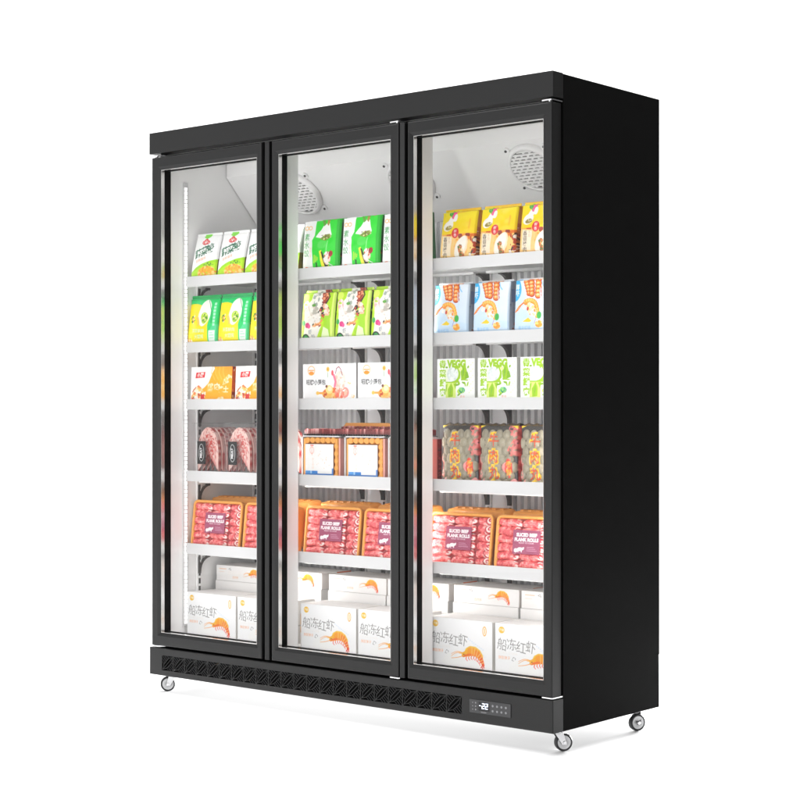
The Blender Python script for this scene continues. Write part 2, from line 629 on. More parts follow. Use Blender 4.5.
# doors
DZ0, DZ1 = 0.1035, 1.8125
DOORS = ((0.0115, 0.5515, 'l'), (0.5665, 1.1435, 'r'), (1.1478, 1.7165, 'r'))
OPEN = ((0.0535, 0.5218), (0.6240, 1.1045), (1.1985, 1.6815))
OZ0, OZ1 = 0.1500, 1.7665
for (x0, x1, hinge), (a0, a1) in zip(DOORS, OPEN):
    fx0 = x0 if hinge == 'l' else x0 + 0.031
    b = MB()
    ch = 0.012
    b.ring([(fx0, x1, DZ0, DZ1, 0.047), (fx0, x1, DZ0, DZ1, 0.004), (fx0 + .0015, x1 - .0015, DZ0 + .0015, DZ1 - .0015, 0.0015), (fx0 + .0055, x1 - .0055, DZ0 + .0045, DZ1 - .0045, 0.0),
            (a0 - ch, a1 + ch, OZ0 - ch, OZ1 + ch, 0.0), (a0 - .001, a1 + .001, OZ0 - .001, OZ1 + .001, 0.007),
            (a0 - .001, a1 + .001, OZ0 - .001, OZ1 + .001, 0.047)])
    dr = part(b, 'glass_door', BLACK)
    if hinge == 'r':
        b = MB()
        b.prism([(x0, 0.030), (x0, 0.003), (x0 + .0015, 0.0003), (x0 + .004, 0.0), (x0 + .0165, 0.0042), (x0 + .0175, 0.006), (x0 + .0175, 0.030)], 2, DZ0, DZ1)
        part(b, 'door_handle', BLACK, 0.001, parent=dr)
        b = MB()
        b.box(x0 + .0005, fx0 - .0003, 0.031, 0.0465, DZ0 + .001, DZ1 - .001)
        part(b, 'handle_recess', MATTE, parent=dr)
    b = MB()
    b.ring([(a0 - .0008, a1 + .0008, OZ0 - .0008, OZ1 + .0008, 0.0075), (a0, a1, OZ0, OZ1, 0.0075), (a0, a1, OZ0, OZ1, 0.0225), (a0 - .0008, a1 + .0008, OZ0 - .0008, OZ1 + .0008, 0.0225)])
    part(b, 'metal_trim', BRUSH, parent=dr)
    b = MB()
    b.ring([(a0 - .0008, a1 + .0008, OZ0 - .0008, OZ1 + .0008, 0.023), (a0 + .0006, a1 - .0006, OZ0 + .0006, OZ1 - .0006, 0.023),
            (a0 + .0006, a1 - .0006, OZ0 + .0006, OZ1 - .0006, 0.0476), (a0 - .0008, a1 + .0008, OZ0 - .0008, OZ1 + .0008, 0.0476)])
    part(b, 'glass_spacer', MATTE, parent=dr)
    b = MB()
    b.box(a0 + .001, a1 - .001, 0.0480, 0.0512, OZ0 + .001, OZ1 - .001)
    part(b, 'glass_pane', GLASS, parent=dr)
    # hinge clips above and below
    for zz in (1.8128, 0.0958):
        b = MB()
        xa, xb = (-0.002, 0.062) if hinge == 'l' else (x1 - 0.055, x1 + 0.003)
        zl = zz + 0.0035
        if hinge == 'l':
            pts = [(xa, 0.03), (xa, 0.004), (xa + .004, 0.0), (xb - .02, 0.001), (xb, 0.02), (xb, 0.03)]
        else:
            pts = [(xb, 0.05), (xb, 0.003), (xb - .004, -0.001), (xa + .02, 0.001), (xa, 0.02), (xa, 0.03)]
        b.prism(pts, 2, zl, zl + 0.0035)
        xp = 0.026 if hinge == 'l' else x1 - 0.013
        b.cyl((xp, 0.012, zz + .0002), (xp, 0.012, zz + 0.0068), 0.006, 14)
        part(b, 'hinge', CHROME, 0.0005, parent=dr)


# casters
def caster(px, py, wx, wy, ax):
    ax = Vector((ax[0], ax[1], 0)).normalized()
    r = 0.0262
    c = Vector((wx, wy, -ZB + r))
    b = MB()
    b.cyl((px, py, 0.0), (px, py, -0.004), 0.024, 24)
    b.cyl((px, py, -0.004), (px, py, -0.013), 0.016, 24)
    tang = Vector((-ax.y, ax.x, 0))
    for s in (-1, 1):
        o0 = ax * (0.0125 * s)
        o1 = ax * (0.0150 * s)
        t = Vector((px, py, -0.010))
        dn = c + Vector((0, 0, 0))
        p = [t - tang * .013 + o0, t + tang * .013 + o0, dn + tang * .007 + Vector((0, 0, -.006)) + o0, dn - tang * .007 + Vector((0, 0, -.006)) + o0]
        q2 = [x + (o1 - o0) for x in p]
        vv = [b.bm.verts.new(x) for x in p + q2]
        for f in ((0, 1, 2, 3), (4, 7, 6, 5), (0, 4, 5, 1), (1, 5, 6, 2), (2, 6, 7, 3), (3, 7, 4, 0)):
            b.bm.faces.new([vv[i] for i in f])
    b.cyl(c - ax * 0.018, c + ax * 0.018, 0.005, 14)
    cs = part(b, 'caster', STEEL, 0.0006)
    b = MB()
    b.lathe([(r - .006, -.0095), (r - .002, -.0100), (r, -.007), (r, .007), (r - .002, .0100), (r - .006, .0095)], c, ax, 36)
    part(b, 'tyre', RUBBER, parent=cs)
    b = MB()
    b.lathe([(0.004, -.009), (r - .0125, -.0065), (r - .0075, -.0093), (r - .0062, -.009), (r - .0062, .009), (r - .0075, .0093), (r - .0125, .0065), (0.004, .009)], c, ax, 32)
    part(b, 'wheel_hub', HUBM, parent=cs)


caster(1.680, 0.082, 1.692, 0.094, (0.80, -0.60))
caster(1.674, 0.512, 1.690, 0.498, (0.86, -0.45))
caster(0.040, 0.072, 0.026, 0.064, (0.75, -0.66))
caster(0.050, 0.510, 0.030, 0.500, (0.86, -0.45))

# ------------------------------------------------------------------ printed artwork, rasterised in code to colours per vertex
SS = 3


class Art:
    def __init__(self, wmm, hmm, base=(245, 245, 245), res=1.0):
        self.w, self.h, self.res = wmm, hmm, res
        self.nx, self.ny = max(2, int(round(wmm * res))), max(2, int(round(hmm * res)))
        self.k = res * SS
        self.C = np.empty(((self.ny + 1) * SS, (self.nx + 1) * SS, 3))
        self.C[:] = lin(base)
        self.Hh = np.zeros(self.C.shape[:2])
        yy, xx = np.mgrid[0:self.C.shape[0], 0:self.C.shape[1]]
        self.xx = (xx + 0.5) / self.C.shape[1] * wmm
        self.yy = (yy + 0.5) / self.C.shape[0] * hmm

    def put(self, m, col, a=1.0):
        c = lin(col)
        if m.dtype == bool:
            self.C[m] = self.C[m] * (1 - a) + c * a
        else:
            m = (m * a)[..., None]
            self.C = self.C * (1 - m) + c * m
        return self

    def polym(self, pts):
        m = np.zeros(self.xx.shape, bool)
        n = len(pts)
        for i in range(n):
            x0, y0 = pts[i]
            x1, y1 = pts[(i + 1) % n]
            if y0 == y1:
                continue
            cond = (self.yy > min(y0, y1)) & (self.yy <= max(y0, y1))
            xi = x0 + (self.yy - y0) * (x1 - x0) / (y1 - y0)
            m ^= cond & (self.xx < xi)
        return m

    def poly(self, pts, col, a=1.0):
        return self.put(self.polym(pts), col, a)

    def rect(self, x0, y0, x1, y1, col, a=1.0):
        return self.put((self.xx >= x0) & (self.xx < x1) & (self.yy >= y0) & (self.yy < y1), col, a)

    def ellm(self, cx, cy, rx, ry, rot=0):
        c, s = math.cos(math.radians(rot)), math.sin(math.radians(rot))
        dx, dy = self.xx - cx, self.yy - cy
        return ((dx * c + dy * s) / rx) ** 2 + ((-dx * s + dy * c) / ry) ** 2 < 1

    def ell(self, cx, cy, rx, ry, col, rot=0, a=1.0):
        return self.put(self.ellm(cx, cy, rx, ry, rot), col, a)

    def line(self, pts, wd, col, a=1.0, w1=None):
        n = len(pts) - 1
        m = np.zeros(self.xx.shape, bool)
        for i in range(n):
            (x0, y0), (x1, y1) = pts[i], pts[i + 1]
            ww0 = wd if w1 is None else wd + (w1 - wd) * i / n
            dx, dy = x1 - x0, y1 - y0
            L = dx * dx + dy * dy + 1e-9
            t = np.clip(((self.xx - x0) * dx + (self.yy - y0) * dy) / L, 0, 1)
            m |= (self.xx - x0 - t * dx) ** 2 + (self.yy - y0 - t * dy) ** 2 < (ww0 / 2) ** 2
        return self.put(m, col, a)

    def textm(self, s, cx, cy, size, weight=0.0, rot=0, sx=1.0, shear=0.0):
        V, T = text_mesh(s, size, weight)
        m = np.zeros(self.xx.shape, bool)
        if len(V) == 0:
            return m
        V = V - (V.min(0) + V.max(0)) / 2
        V = V * [sx, 1]
        V[:, 1] += V[:, 0] * shear
        c, q = math.cos(math.radians(rot)), math.sin(math.radians(rot))
        V = V @ np.array([[c, q], [-q, c]]) + [cx, cy]
        kx, ky = self.C.shape[1] / self.w, self.C.shape[0] / self.h
        for t in T:
            P = V[t]
            i0, i1 = int(max(0, P[:, 0].min() * kx - 1)), int(min(self.C.shape[1], P[:, 0].max() * kx + 2))
            j0, j1 = int(max(0, P[:, 1].min() * ky - 1)), int(min(self.C.shape[0], P[:, 1].max() * ky + 2))
            if i1 <= i0 or j1 <= j0:
                continue
            X, Yv = self.xx[j0:j1, i0:i1], self.yy[j0:j1, i0:i1]
            (ax, ay), (bx, by), (ex, ey) = P
            d = (bx - ax) * (ey - ay) - (by - ay) * (ex - ax)
            if abs(d) < 1e-12:
                continue
            s1 = ((bx - X) * (ey - Yv) - (by - Yv) * (ex - X)) / d
            s2 = ((ex - X) * (ay - Yv) - (ey - Yv) * (ax - X)) / d
            m[j0:j1, i0:i1] |= (s1 >= 0) & (s2 >= 0) & (s1 + s2 <= 1)
        return m

    def text(self, s, cx, cy, size, col, weight=0.0, rot=0, sx=1.0, shear=0.0, outline=None, ow=0.0):
        if outline:
            self.put(self.textm(s, cx, cy, size, weight + ow, rot, sx, shear), outline)
        return self.put(self.textm(s, cx, cy, size, weight, rot, sx, shear), col)

    def vtext(self, s, cx, ytop, size, col, step=None, **k):
        for i, ch in enumerate(s):
            self.text(ch, cx, ytop - (i + 0.5) * (step or size * 1.05), size, col, **k)
        return self

    def noise(self, scale, seed, octv=3):
        rs = np.random.RandomState(seed)
        out = np.zeros(self.xx.shape)
        amp = 1.0
        for _ in range(octv):
            gw, gh = int(self.w / scale) + 3, int(self.h / scale) + 3
            g = rs.rand(gh, gw)
            fx, fy = self.xx / scale, self.yy / scale
            ix, iy = fx.astype(int), fy.astype(int)
            tx, ty = fx - ix, fy - iy
            tx, ty = tx * tx * (3 - 2 * tx), ty * ty * (3 - 2 * ty)
            out += amp * ((g[iy, ix] * (1 - tx) + g[iy, ix + 1] * tx) * (1 - ty) + (g[iy + 1, ix] * (1 - tx) + g[iy + 1, ix + 1] * tx) * ty)
            amp *= 0.5
            scale /= 2
        return out / (2 - 2 * amp)

    def bits(self, mask, n, r0, r1, cols, seed):
        """scatter food-like pieces inside a mask"""
        rs = np.random.RandomState(seed)
        ys, xs = np.nonzero(mask)
        if len(xs) == 0:
            return self
        for i in range(n):
            j = rs.randint(len(xs))
            r = rs.uniform(r0, r1)
            cx, cy = self.xx[ys[j], xs[j]], self.yy[ys[j], xs[j]]
            self.put(self.ellm(cx, cy, r, r * rs.uniform(.5, 1), rs.uniform(0, 180)) & mask, cols[rs.randint(len(cols))])
        return self

    def grad(self, mask, c0, c1, vx=0.0, vy=1.0):
        t = self.xx / self.w * vx + self.yy / self.h * vy
        t = np.clip((t - t[mask].min()) / (np.ptp(t[mask]) + 1e-9), 0, 1)[..., None] if mask.any() else t[..., None]
        c = lin(c0) * (1 - t) + lin(c1) * t
        self.C[mask] = c[mask]
        return self

    def grid(self):
        a = self.C.reshape(self.ny + 1, SS, self.nx + 1, SS, 3).mean((1, 3))
        h = self.Hh.reshape(self.ny + 1, SS, self.nx + 1, SS).mean((1, 3))
        return a, h


class PM:
    """printed mesh: grids of points with colours"""

    def __init__(self):
        self.V, self.F, self.C, self.S, self.n = [], [], [], [], 0

    def grid(self, P, C, smooth=True):
        ny, nx = P.shape[:2]
        idx = np.arange(ny * nx).reshape(ny, nx) + self.n
        f = np.stack([idx[:-1, :-1], idx[:-1, 1:], idx[1:, 1:], idx[1:, :-1]], -1).reshape(-1, 4)
        self.V.append(P.reshape(-1, 3))
        self.C.append(np.broadcast_to(C, P.shape).reshape(-1, 3))
        self.F.append(f)
        self.S.append(np.full(len(f), smooth))
        self.n += ny * nx
        return self

    def quad(self, p, col):
        p = np.array(p, float)
        P = np.stack([np.stack([p[0], p[1]]), np.stack([p[3], p[2]])])
        return self.grid(P, lin(col), False)

    def data(self, name, m):
        V, F, C = np.concatenate(self.V), np.concatenate(self.F), np.concatenate(self.C)
        C = C * np.minimum(1.12, 0.86 / np.maximum(C.max(1, keepdims=True), 1e-4))
        me = bpy.data.meshes.new(name)
        me.from_pydata(V.tolist(), [], F.tolist())
        at = me.color_attributes.new('Col', 'FLOAT_COLOR', 'POINT')
        at.data.foreach_set('color', np.concatenate([C, np.ones((len(C), 1))], 1).astype(np.float32).ravel())
        me.polygons.foreach_set('use_smooth', np.concatenate(self.S))
        me.materials.append(m)
        me.update()
        return me

    def obj(self, name, m, parent=None):
        o = bpy.data.objects.new(name, self.data(name, m))
        COL.objects.link(o)
        o.parent = parent
        return o


def carton(w_, h_, d_, art, side=None, top=(240, 238, 235), sidecol=(235, 234, 232)):
    """rigid box, origin at the middle of the front bottom edge, front facing -Y"""
    p = PM()
    A, _ = art.grid()
    ny, nx = A.shape[:2]
    X, Z = np.meshgrid(np.linspace(-w_ / 2, w_ / 2, nx), np.linspace(0, h_, ny))
    p.grid(np.stack([X, np.zeros_like(X), Z], -1), A, False)
    if side is not None:
        B, _ = side.grid()
        my, mx = B.shape[:2]
        Yg, Z = np.meshgrid(np.linspace(0, d_, mx), np.linspace(0, h_, my))
        p.grid(np.stack([np.full_like(Yg, w_ / 2), Yg, Z], -1), B, False)
    else:
        p.quad([(w_ / 2, 0, 0), (w_ / 2, d_, 0), (w_ / 2, d_, h_), (w_ / 2, 0, h_)], sidecol)
    p.quad([(-w_ / 2, d_, 0), (-w_ / 2, 0, 0), (-w_ / 2, 0, h_), (-w_ / 2, d_, h_)], sidecol)
    p.quad([(w_ / 2, d_, 0), (-w_ / 2, d_, 0), (-w_ / 2, d_, h_), (w_ / 2, d_, h_)], sidecol)
    p.quad([(-w_ / 2, 0, h_), (w_ / 2, 0, h_), (w_ / 2, d_, h_), (-w_ / 2, d_, h_)], top)
    # tuck seam on the lid
    p.quad([(-w_ / 2, d_ * .5 - .0006, h_ + .0004), (w_ / 2, d_ * .5 - .0006, h_ + .0004), (w_ / 2, d_ * .5 + .0006, h_ + .0004), (-w_ / 2, d_ * .5 + .0006, h_ + .0004)], tuple(int(c * .8) for c in top))
    return p


def pouch(w_, h_, d_, art, side, seal=0.02, bulge=0.008, taper=0.85, seed=0, back=(230, 230, 230)):
    """gusseted film bag: full depth at the foot, pinched to a flat seal at the top; front facing -Y"""
    p = PM()
    A, Hh = art.grid()
    ny, nx = A.shape[:2]
    rs = np.random.RandomState(seed)
    U, V = np.meshgrid(np.linspace(0, 1, nx), np.linspace(0, 1, ny))
    vs = np.linspace(0, 1, ny)
    tb = 1 - seal / h_
    dep = d_ * np.where(vs < tb, 1 - taper * np.clip(vs / tb, 0, 1) ** 1.6, 1 - taper) * np.clip((vs + .25) / .3, .8, 1)
    dep = np.where(vs > tb, np.maximum(dep * np.clip(1 - (vs - tb) / (1 - tb) * 3, 0, 1), 0.0016), dep)
    front = (d_ - dep) * 0.55                       # front face leans back with height
    ed = np.minimum(U, 1 - U) * w_
    rnd = 0.007 * (1 - np.clip(ed / 0.007, 0, 1)) ** 2 * (V < tb)
    Bl = bulge * (np.sin(np.pi * U) ** .8) * (np.sin(np.pi * np.clip(V / tb, 0, 1)) ** .7)
    wob = 0.0012 * (np.sin(U * 17 + rs.rand() * 6 + V * 9) + np.sin(V * 23 + rs.rand() * 6 - U * 6)) * np.sin(np.pi * U) * np.sin(np.pi * V)
    Yf = front[:, None] + rnd - Bl + wob - Hh * 0.001
    wv = w_ * (1 - 0.015 * np.sin(np.pi * np.clip(vs / tb, 0, 1)))
    X = (U - .5) * wv[:, None]
    Z = V * h_
    p.grid(np.stack([X, Yf, Z], -1), A, True)
    B, _ = side.grid()
    # resample side art to ny rows
    ri = np.linspace(0, B.shape[0] - 1, ny).round().astype(int)
    B = B[ri]
    ns = B.shape[1]
    T = np.linspace(0, 1, ns)[None, :]
    y0 = (front + rnd[:, -1])[:, None]
    y1 = (front + dep)[:, None]
    pin = 0.006 * np.sin(np.pi * T) * np.clip(vs / tb, 0, 1)[:, None] ** 2
    Ys = y0 + (y1 - y0) * T
    Zs = np.broadcast_to((vs * h_)[:, None], Ys.shape)
    for s in (1, -1):
        Xs = s * (wv[:, None] / 2 - pin)
        p.grid(np.stack([np.broadcast_to(Xs, Ys.shape), Ys, Zs], -1), B if s == 1 else B[:, :], True)
    Xb = (np.linspace(0, 1, 3)[None, :] - .5) * wv[:, None]
    p.grid(np.stack([Xb, np.broadcast_to(y1, Xb.shape), np.broadcast_to((vs * h_)[:, None], Xb.shape)], -1), lin(back), True)
    p.quad([(-w_ / 2, 0.004, 0), (w_ / 2, 0.004, 0), (w_ / 2, d_, 0), (-w_ / 2, d_, 0)], back)
    return p


def relief(w_, h_, art, amp, y=0.0, thick=0.02, edge=(200, 100, 100)):
    """displaced panel with real thickness: origin bottom middle, facing -Y"""
    p = PM()
    A, Hh = art.grid()
    ny, nx = A.shape[:2]
    X, Z = np.meshgrid(np.linspace(-w_ / 2, w_ / 2, nx), np.linspace(0, h_, ny))
    Yv = y - Hh * amp
    P = np.stack([X, Yv, Z], -1)
    p.grid(P, A, True)
    for sl_, c in ((P[:, -1], A[:, -1]), (P[:, 0], A[:, 0]), (P[-1], A[-1]), (P[0], A[0])):
        q_ = sl_.copy()
        q_[:, 1] = y + thick
        p.grid(np.stack([sl_, q_], 0), np.stack([c, c * .8], 0), True)
    return p


def thing(name, x, y, z, tilt=0.0, rz=0.0):
    o = empty(name, (x, y, z + ZB))
    o.rotation_euler = (tilt, 0, rz)
    return o


def copy_tree(o, parent=None):
    c = o.copy()
    COL.objects.link(c)
    c.parent = parent
    for ch in list(o.children):
        copy_tree(ch, c)
    return c


def row(proto, spots, desc, where, cat, group, tilt=0.0):
    """the first spot takes the prototype itself, the others copies; each gets its own label"""
    out = []
    for i, (x, y, z, rz, tag_) in enumerate(spots):
        o = proto if i == 0 else copy_tree(proto)
        o.location = (x, y, z + ZB)
        o.rotation_euler = (tilt, 0, rz)
        o['label'] = ('%s, %s %s' % (desc, tag_, where)).strip().rstrip(',')
        o['category'] = cat
        o['group'] = group
        out.append(o)
    return out


YF = 0.134
rnd = random.Random(4)


def jit(a=0.012):
    return rnd.uniform(-a, a)


def shrimp(a, cx, cy, s, flip=1, legs=True):
    """orange shrimp, head and feelers to the left, thick body bending down to the right"""
    def T(x, y):
        return cx + flip * x * s, cy + y * s
    K = np.array([(-15, -3, 5.0), (-7, 1, 7.6), (2, 4, 9.0), (11, 4, 8.6), (19, 1, 7.4), (25, -5, 6.0), (29, -12, 4.8), (32, -18, 3.4)])
    tt = np.linspace(0, len(K) - 1, 22)
    B = np.stack([np.interp(tt, np.arange(len(K)), K[:, i]) for i in range(3)], 1)
    if legs:
        for i in range(7):
            x, y, _ = B[3 + i * 2]
            a.line([T(x, y - 4), T(x - 2, y - 11), T(x + 1.5 - i * .3, y - 14)], 2.0 * s, (222, 78, 44), w1=1.0 * s)
    # translucent upper fan of shell
    for x, y, r_ in B[4:16]:
        a.ell(*T(x + .5, y + 2.6), r_ * s, r_ * s, (250, 206, 70))
    for x, y, r_ in B[5:15]:
        a.ell(*T(x, y + 2.4), r_ * .80 * s, r_ * .80 * s, (247, 170, 30))
    for i, (x, y, r_) in enumerate(B):
        t = i / 21
        col = [(248, 176, 14), (246, 158, 18), (240, 132, 28), (226, 92, 36)][min(3, int(t * 4))]
        a.ell(*T(x, y), r_ * .86 * s, r_ * .82 * s, col)
        a.ell(*T(x - 1, y - r_ * .45), r_ * .5 * s, r_ * .3 * s, (222, 92, 30))
    for i in range(7, 21, 2):
        x, y, r_ = B[i]
        dx, dy = B[min(i + 1, 21)][:2] - B[i - 1][:2]
        n_ = math.hypot(dx, dy)
        dx, dy = dx / n_, dy / n_
        a.line([T(x - dy * r_, y + dx * r_), T(x + dy * r_ * .8, y - dx * r_ * .8)], 1.1 * s, (252, 214, 120))
    # feelers
    for y0, y1, y2 in ((0, 5, -5), (2, 4, -1), (-2, -1, -9)):
        pts = [T(-14 - 30 * t, -2 + y0 + y1 * math.sin(math.pi * t) + (y2 - y0) * t) for t in np.linspace(0, 1, 9)]
        a.line(pts, 1.5 * s, (246, 170, 50), w1=0.8 * s)
    a.poly([T(-26, -1), T(-10, 5), T(-8, -1)], (248, 182, 40))
    a.ell(*T(-14, -1.5), 1.1 * s, 1.1 * s, (60, 26, 10))
    for dx, dy in ((36, -24), (32, -26), (28, -24)):
        a.poly([T(31, -15), T(dx, dy), T(dx - 3, dy + 1)], (214, 66, 40))


# ---- white and green pouches, top shelf, left door
a = Art(128, 160, (247, 247, 246))
a.poly([(0, 0), (128, 0), (128, 62), (96, 58), (60, 50), (25, 36), (0, 14)], (150, 205, 20))
a.poly([(0, 0), (128, 0), (128, 52), (96, 49), (60, 41), (25, 27), (0, 6)], (168, 215, 30))
a.bits(a.ellm(84, 14, 46, 26), 70, 4, 9, [(245, 190, 60), (240, 170, 40), (250, 215, 130), (225, 140, 40)], 1)
a.bits(a.ellm(92, 44, 26, 8), 14, 2, 4, [(60, 120, 40), (90, 150, 50)], 2)
a.poly([(42, 160), (76, 160), (76, 146), (59, 138), (42, 146)], (120, 205, 60))
a.ell(58, 126, 20, 9, (205, 40, 45)); a.ell(58, 128, 11, 12, (205, 40, 45)); a.line([(51, 130), (58, 122), (65, 130)], 3, (250, 240, 235)); a.line([(58, 122), (58, 134)], 2.4, (250, 240, 235)); a.line([(42, 126), (48, 124)], 2, (250, 230, 225)); a.line([(68, 124), (74, 126)], 2, (250, 230, 225))
for i, ch in enumerate('蔬菜饺'):
    a.text(ch, 30 + i * 29, 86 + i * 9, 34, (24, 96, 66), weight=1.1, rot=10, shear=.1)
a.text('新鲜美味', 50, 64, 13, (240, 140, 60), rot=16)
a.rect(0, 156, 128, 160, (225, 228, 225))
s = Art(10, 160, (236, 236, 234)); s.rect(0, 0, 10, 64, (110, 90, 30)); s.rect(4, 0, 10, 58, (40, 45, 25)); s.bits(s.xx > -1, 22, 1, 3, [(60, 50, 30), (120, 60, 30), (30, 70, 30)], 3); s.rect(0, 68, 10, 160, (225, 226, 226))
t = thing('snack_pouch', 0, 0, 0)
pouch(0.126, 0.160, 0.055, a, s, seal=0.012, bulge=0.005, seed=1, taper=.8).obj('pouch_film', POUCH, t)
row(t, [(0.128, YF, 1.396, 0, 'first from the left'), (0.262, YF, 1.396, .01, 'second from the left'), (0.396, YF, 1.396, -.01, 'third, half hidden'), (0.522, YF, 1.396, 0, 'last, tucked behind the mullion')],
    'white pouch with green wave', 'on top left shelf', 'food pouch', 'white and green pouches on the top left shelf', tilt=-.06)

# ---- green and yellow pouches, second shelf, left door
a = Art(150, 170, (26, 192, 100))
a.poly([(0, 0), (106, 0), (106, 60), (112, 90), (70, 128), (40, 140), (0, 138)], (250, 234, 8))
a.ell(28, 118, 52, 22, (246, 226, 10))
a.ell(86, 106, 29, 47, (245, 244, 236), rot=-12)
a.ell(88, 88, 17, 20, (150, 190, 30)); a.ell(88, 88, 15, 18, (175, 205, 50))
a.bits(a.ellm(88, 88, 15, 17), 26, 2, 4, [(60, 130, 30), (230, 225, 150), (90, 150, 40)], 4)
a.bits(a.ellm(30, 86, 13, 16), 16, 3, 6, [(40, 150, 60), (245, 240, 235), (200, 90, 60), (60, 130, 40)], 5)
a.poly([(46, 95), (58, 60), (66, 64), (58, 92)], (240, 200, 90))
a.text('荠菜鲜肉', 58, 44, 15, (235, 248, 220), outline=(150, 190, 30), ow=.5); a.text('大馄饨', 62, 24, 16, (235, 248, 220), outline=(150, 190, 30), ow=.5)
a.bits(a.ellm(8, 6, 20, 16), 14, 3, 6, [(245, 220, 190), (230, 160, 100), (245, 240, 225)], 6)
a.poly([(106, 0), (150, 0), (150, 66), (128, 62), (116, 46)], (70, 195, 130))
a.rect(112, 6, 140, 44, (232, 246, 236)); a.rect(116, 16, 136, 19, (150, 210, 175)); a.rect(116, 26, 136, 29, (150, 210, 175)); a.rect(116, 34, 130, 37, (150, 210, 175))
for z_ in range(7):
    a.rect(128, 60 + z_ * 12, 138, 69 + z_ * 12, (190, 235, 210), .7)
a.line([(98, 150), (120, 110), (122, 70)], 2.5, (20, 120, 60))
a.rect(0, 158, 150, 170, (20, 160, 84)); a.rect(0, 156, 150, 158, (90, 205, 150))
s = Art(12, 170, (20, 130, 66)); s.rect(6, 0, 12, 170, (14, 90, 46)); s.rect(0, 0, 6, 60, (200, 190, 30)); s.bits(s.xx > -1, 10, 1, 3, [(230, 240, 230), (10, 60, 30)], 8)
t = thing('wonton_pouch', 0, 0, 0)
pouch(0.150, 0.170, 0.05, a, s, seal=0.016, bulge=0.008, seed=2, taper=.7).obj('pouch_film', POUCH, t)
row(t, [(0.124, YF, 1.164, 0, 'first from the left'), (0.278, YF, 1.164, 0, 'second from the left'), (0.434, YF, 1.164, 0, 'last, mostly behind the door stile')],
    'green pouch with yellow front', 'on second left shelf', 'food pouch', 'green and yellow pouches on the second left shelf')

# ---- white and orange boxes, third shelf, left door
a = Art(212, 118, (248, 247, 245))
a.poly([(96, 0), (212, 0), (212, 118), (128, 118), (110, 96), (92, 62), (74, 48), (60, 40), (56, 0)], (248, 176, 15))
a.grad(a.polym([(150, 60), (212, 84), (212, 118), (118, 118)]), (250, 190, 30), (240, 150, 30), 1, 1)
for i in range(4):
    a.line([(112 + 18 * i, 118), (104 + 20 * i, 96), (124 + 18 * i, 72)], 2.5, (252, 208, 90))
a.poly([(26, 98), (74, 100), (70, 80), (22, 78)], (205, 30, 40)); a.text('小厨', 48, 89, 17, (255, 245, 240), weight=.5, shear=.05)
a.text('鸡肉', 118, 47, 28, (252, 240, 205), weight=1, sx=1.15); a.text('芝士', 168, 38, 24, (252, 238, 190), weight=1, sx=1.1); a.rect(86, 30, 112, 60, (252, 220, 130), .5)
a.bits(a.polym([(0, 0), (76, 0), (78, 30), (40, 54), (12, 40)]), 60, 4, 9, [(250, 230, 190), (240, 190, 90), (250, 245, 225), (225, 120, 60), (180, 60, 40), (245, 210, 130)], 9)
a.bits(a.ellm(14, 8, 10, 6), 6, 3, 5, [(60, 60, 30), (190, 40, 40)], 10); a.ell(62, 10, 10, 12, (205, 45, 40)); a.line([(10, 30), (26, 46)], 4, (175, 50, 50))
a.bits(a.polym([(130, 0), (178, 0), (170, 12), (150, 14)]), 12, 4, 7, [(250, 235, 190), (250, 215, 130)], 11)
a.bits(a.polym([(160, 52), (212, 66), (212, 100), (190, 88), (170, 74)]), 20, 3, 7, [(252, 236, 190), (250, 215, 120)], 12)
s = Art(60, 118, (215, 90, 30)); s.rect(0, 0, 60, 30, (150, 40, 25)); s.bits(s.xx > -1, 30, 3, 8, [(190, 60, 30), (235, 130, 50), (140, 40, 30), (240, 200, 150)], 13)
t = thing('snack_box', 0, 0, 0)
carton(0.206, 0.118, 0.06, a, s, top=(235, 180, 60)).obj('printed_box', PAPER, t)
row(t, [(0.170, YF, 0.962, 0, 'first from the left'), (0.394, YF, 0.962, 0, 'second from left')],
    'flat white and orange box with red logo', 'on third left shelf', 'food box', 'white and orange boxes on the third left shelf', tilt=-.05)

# ---- clear packs of sliced meat, fourth shelf, left door


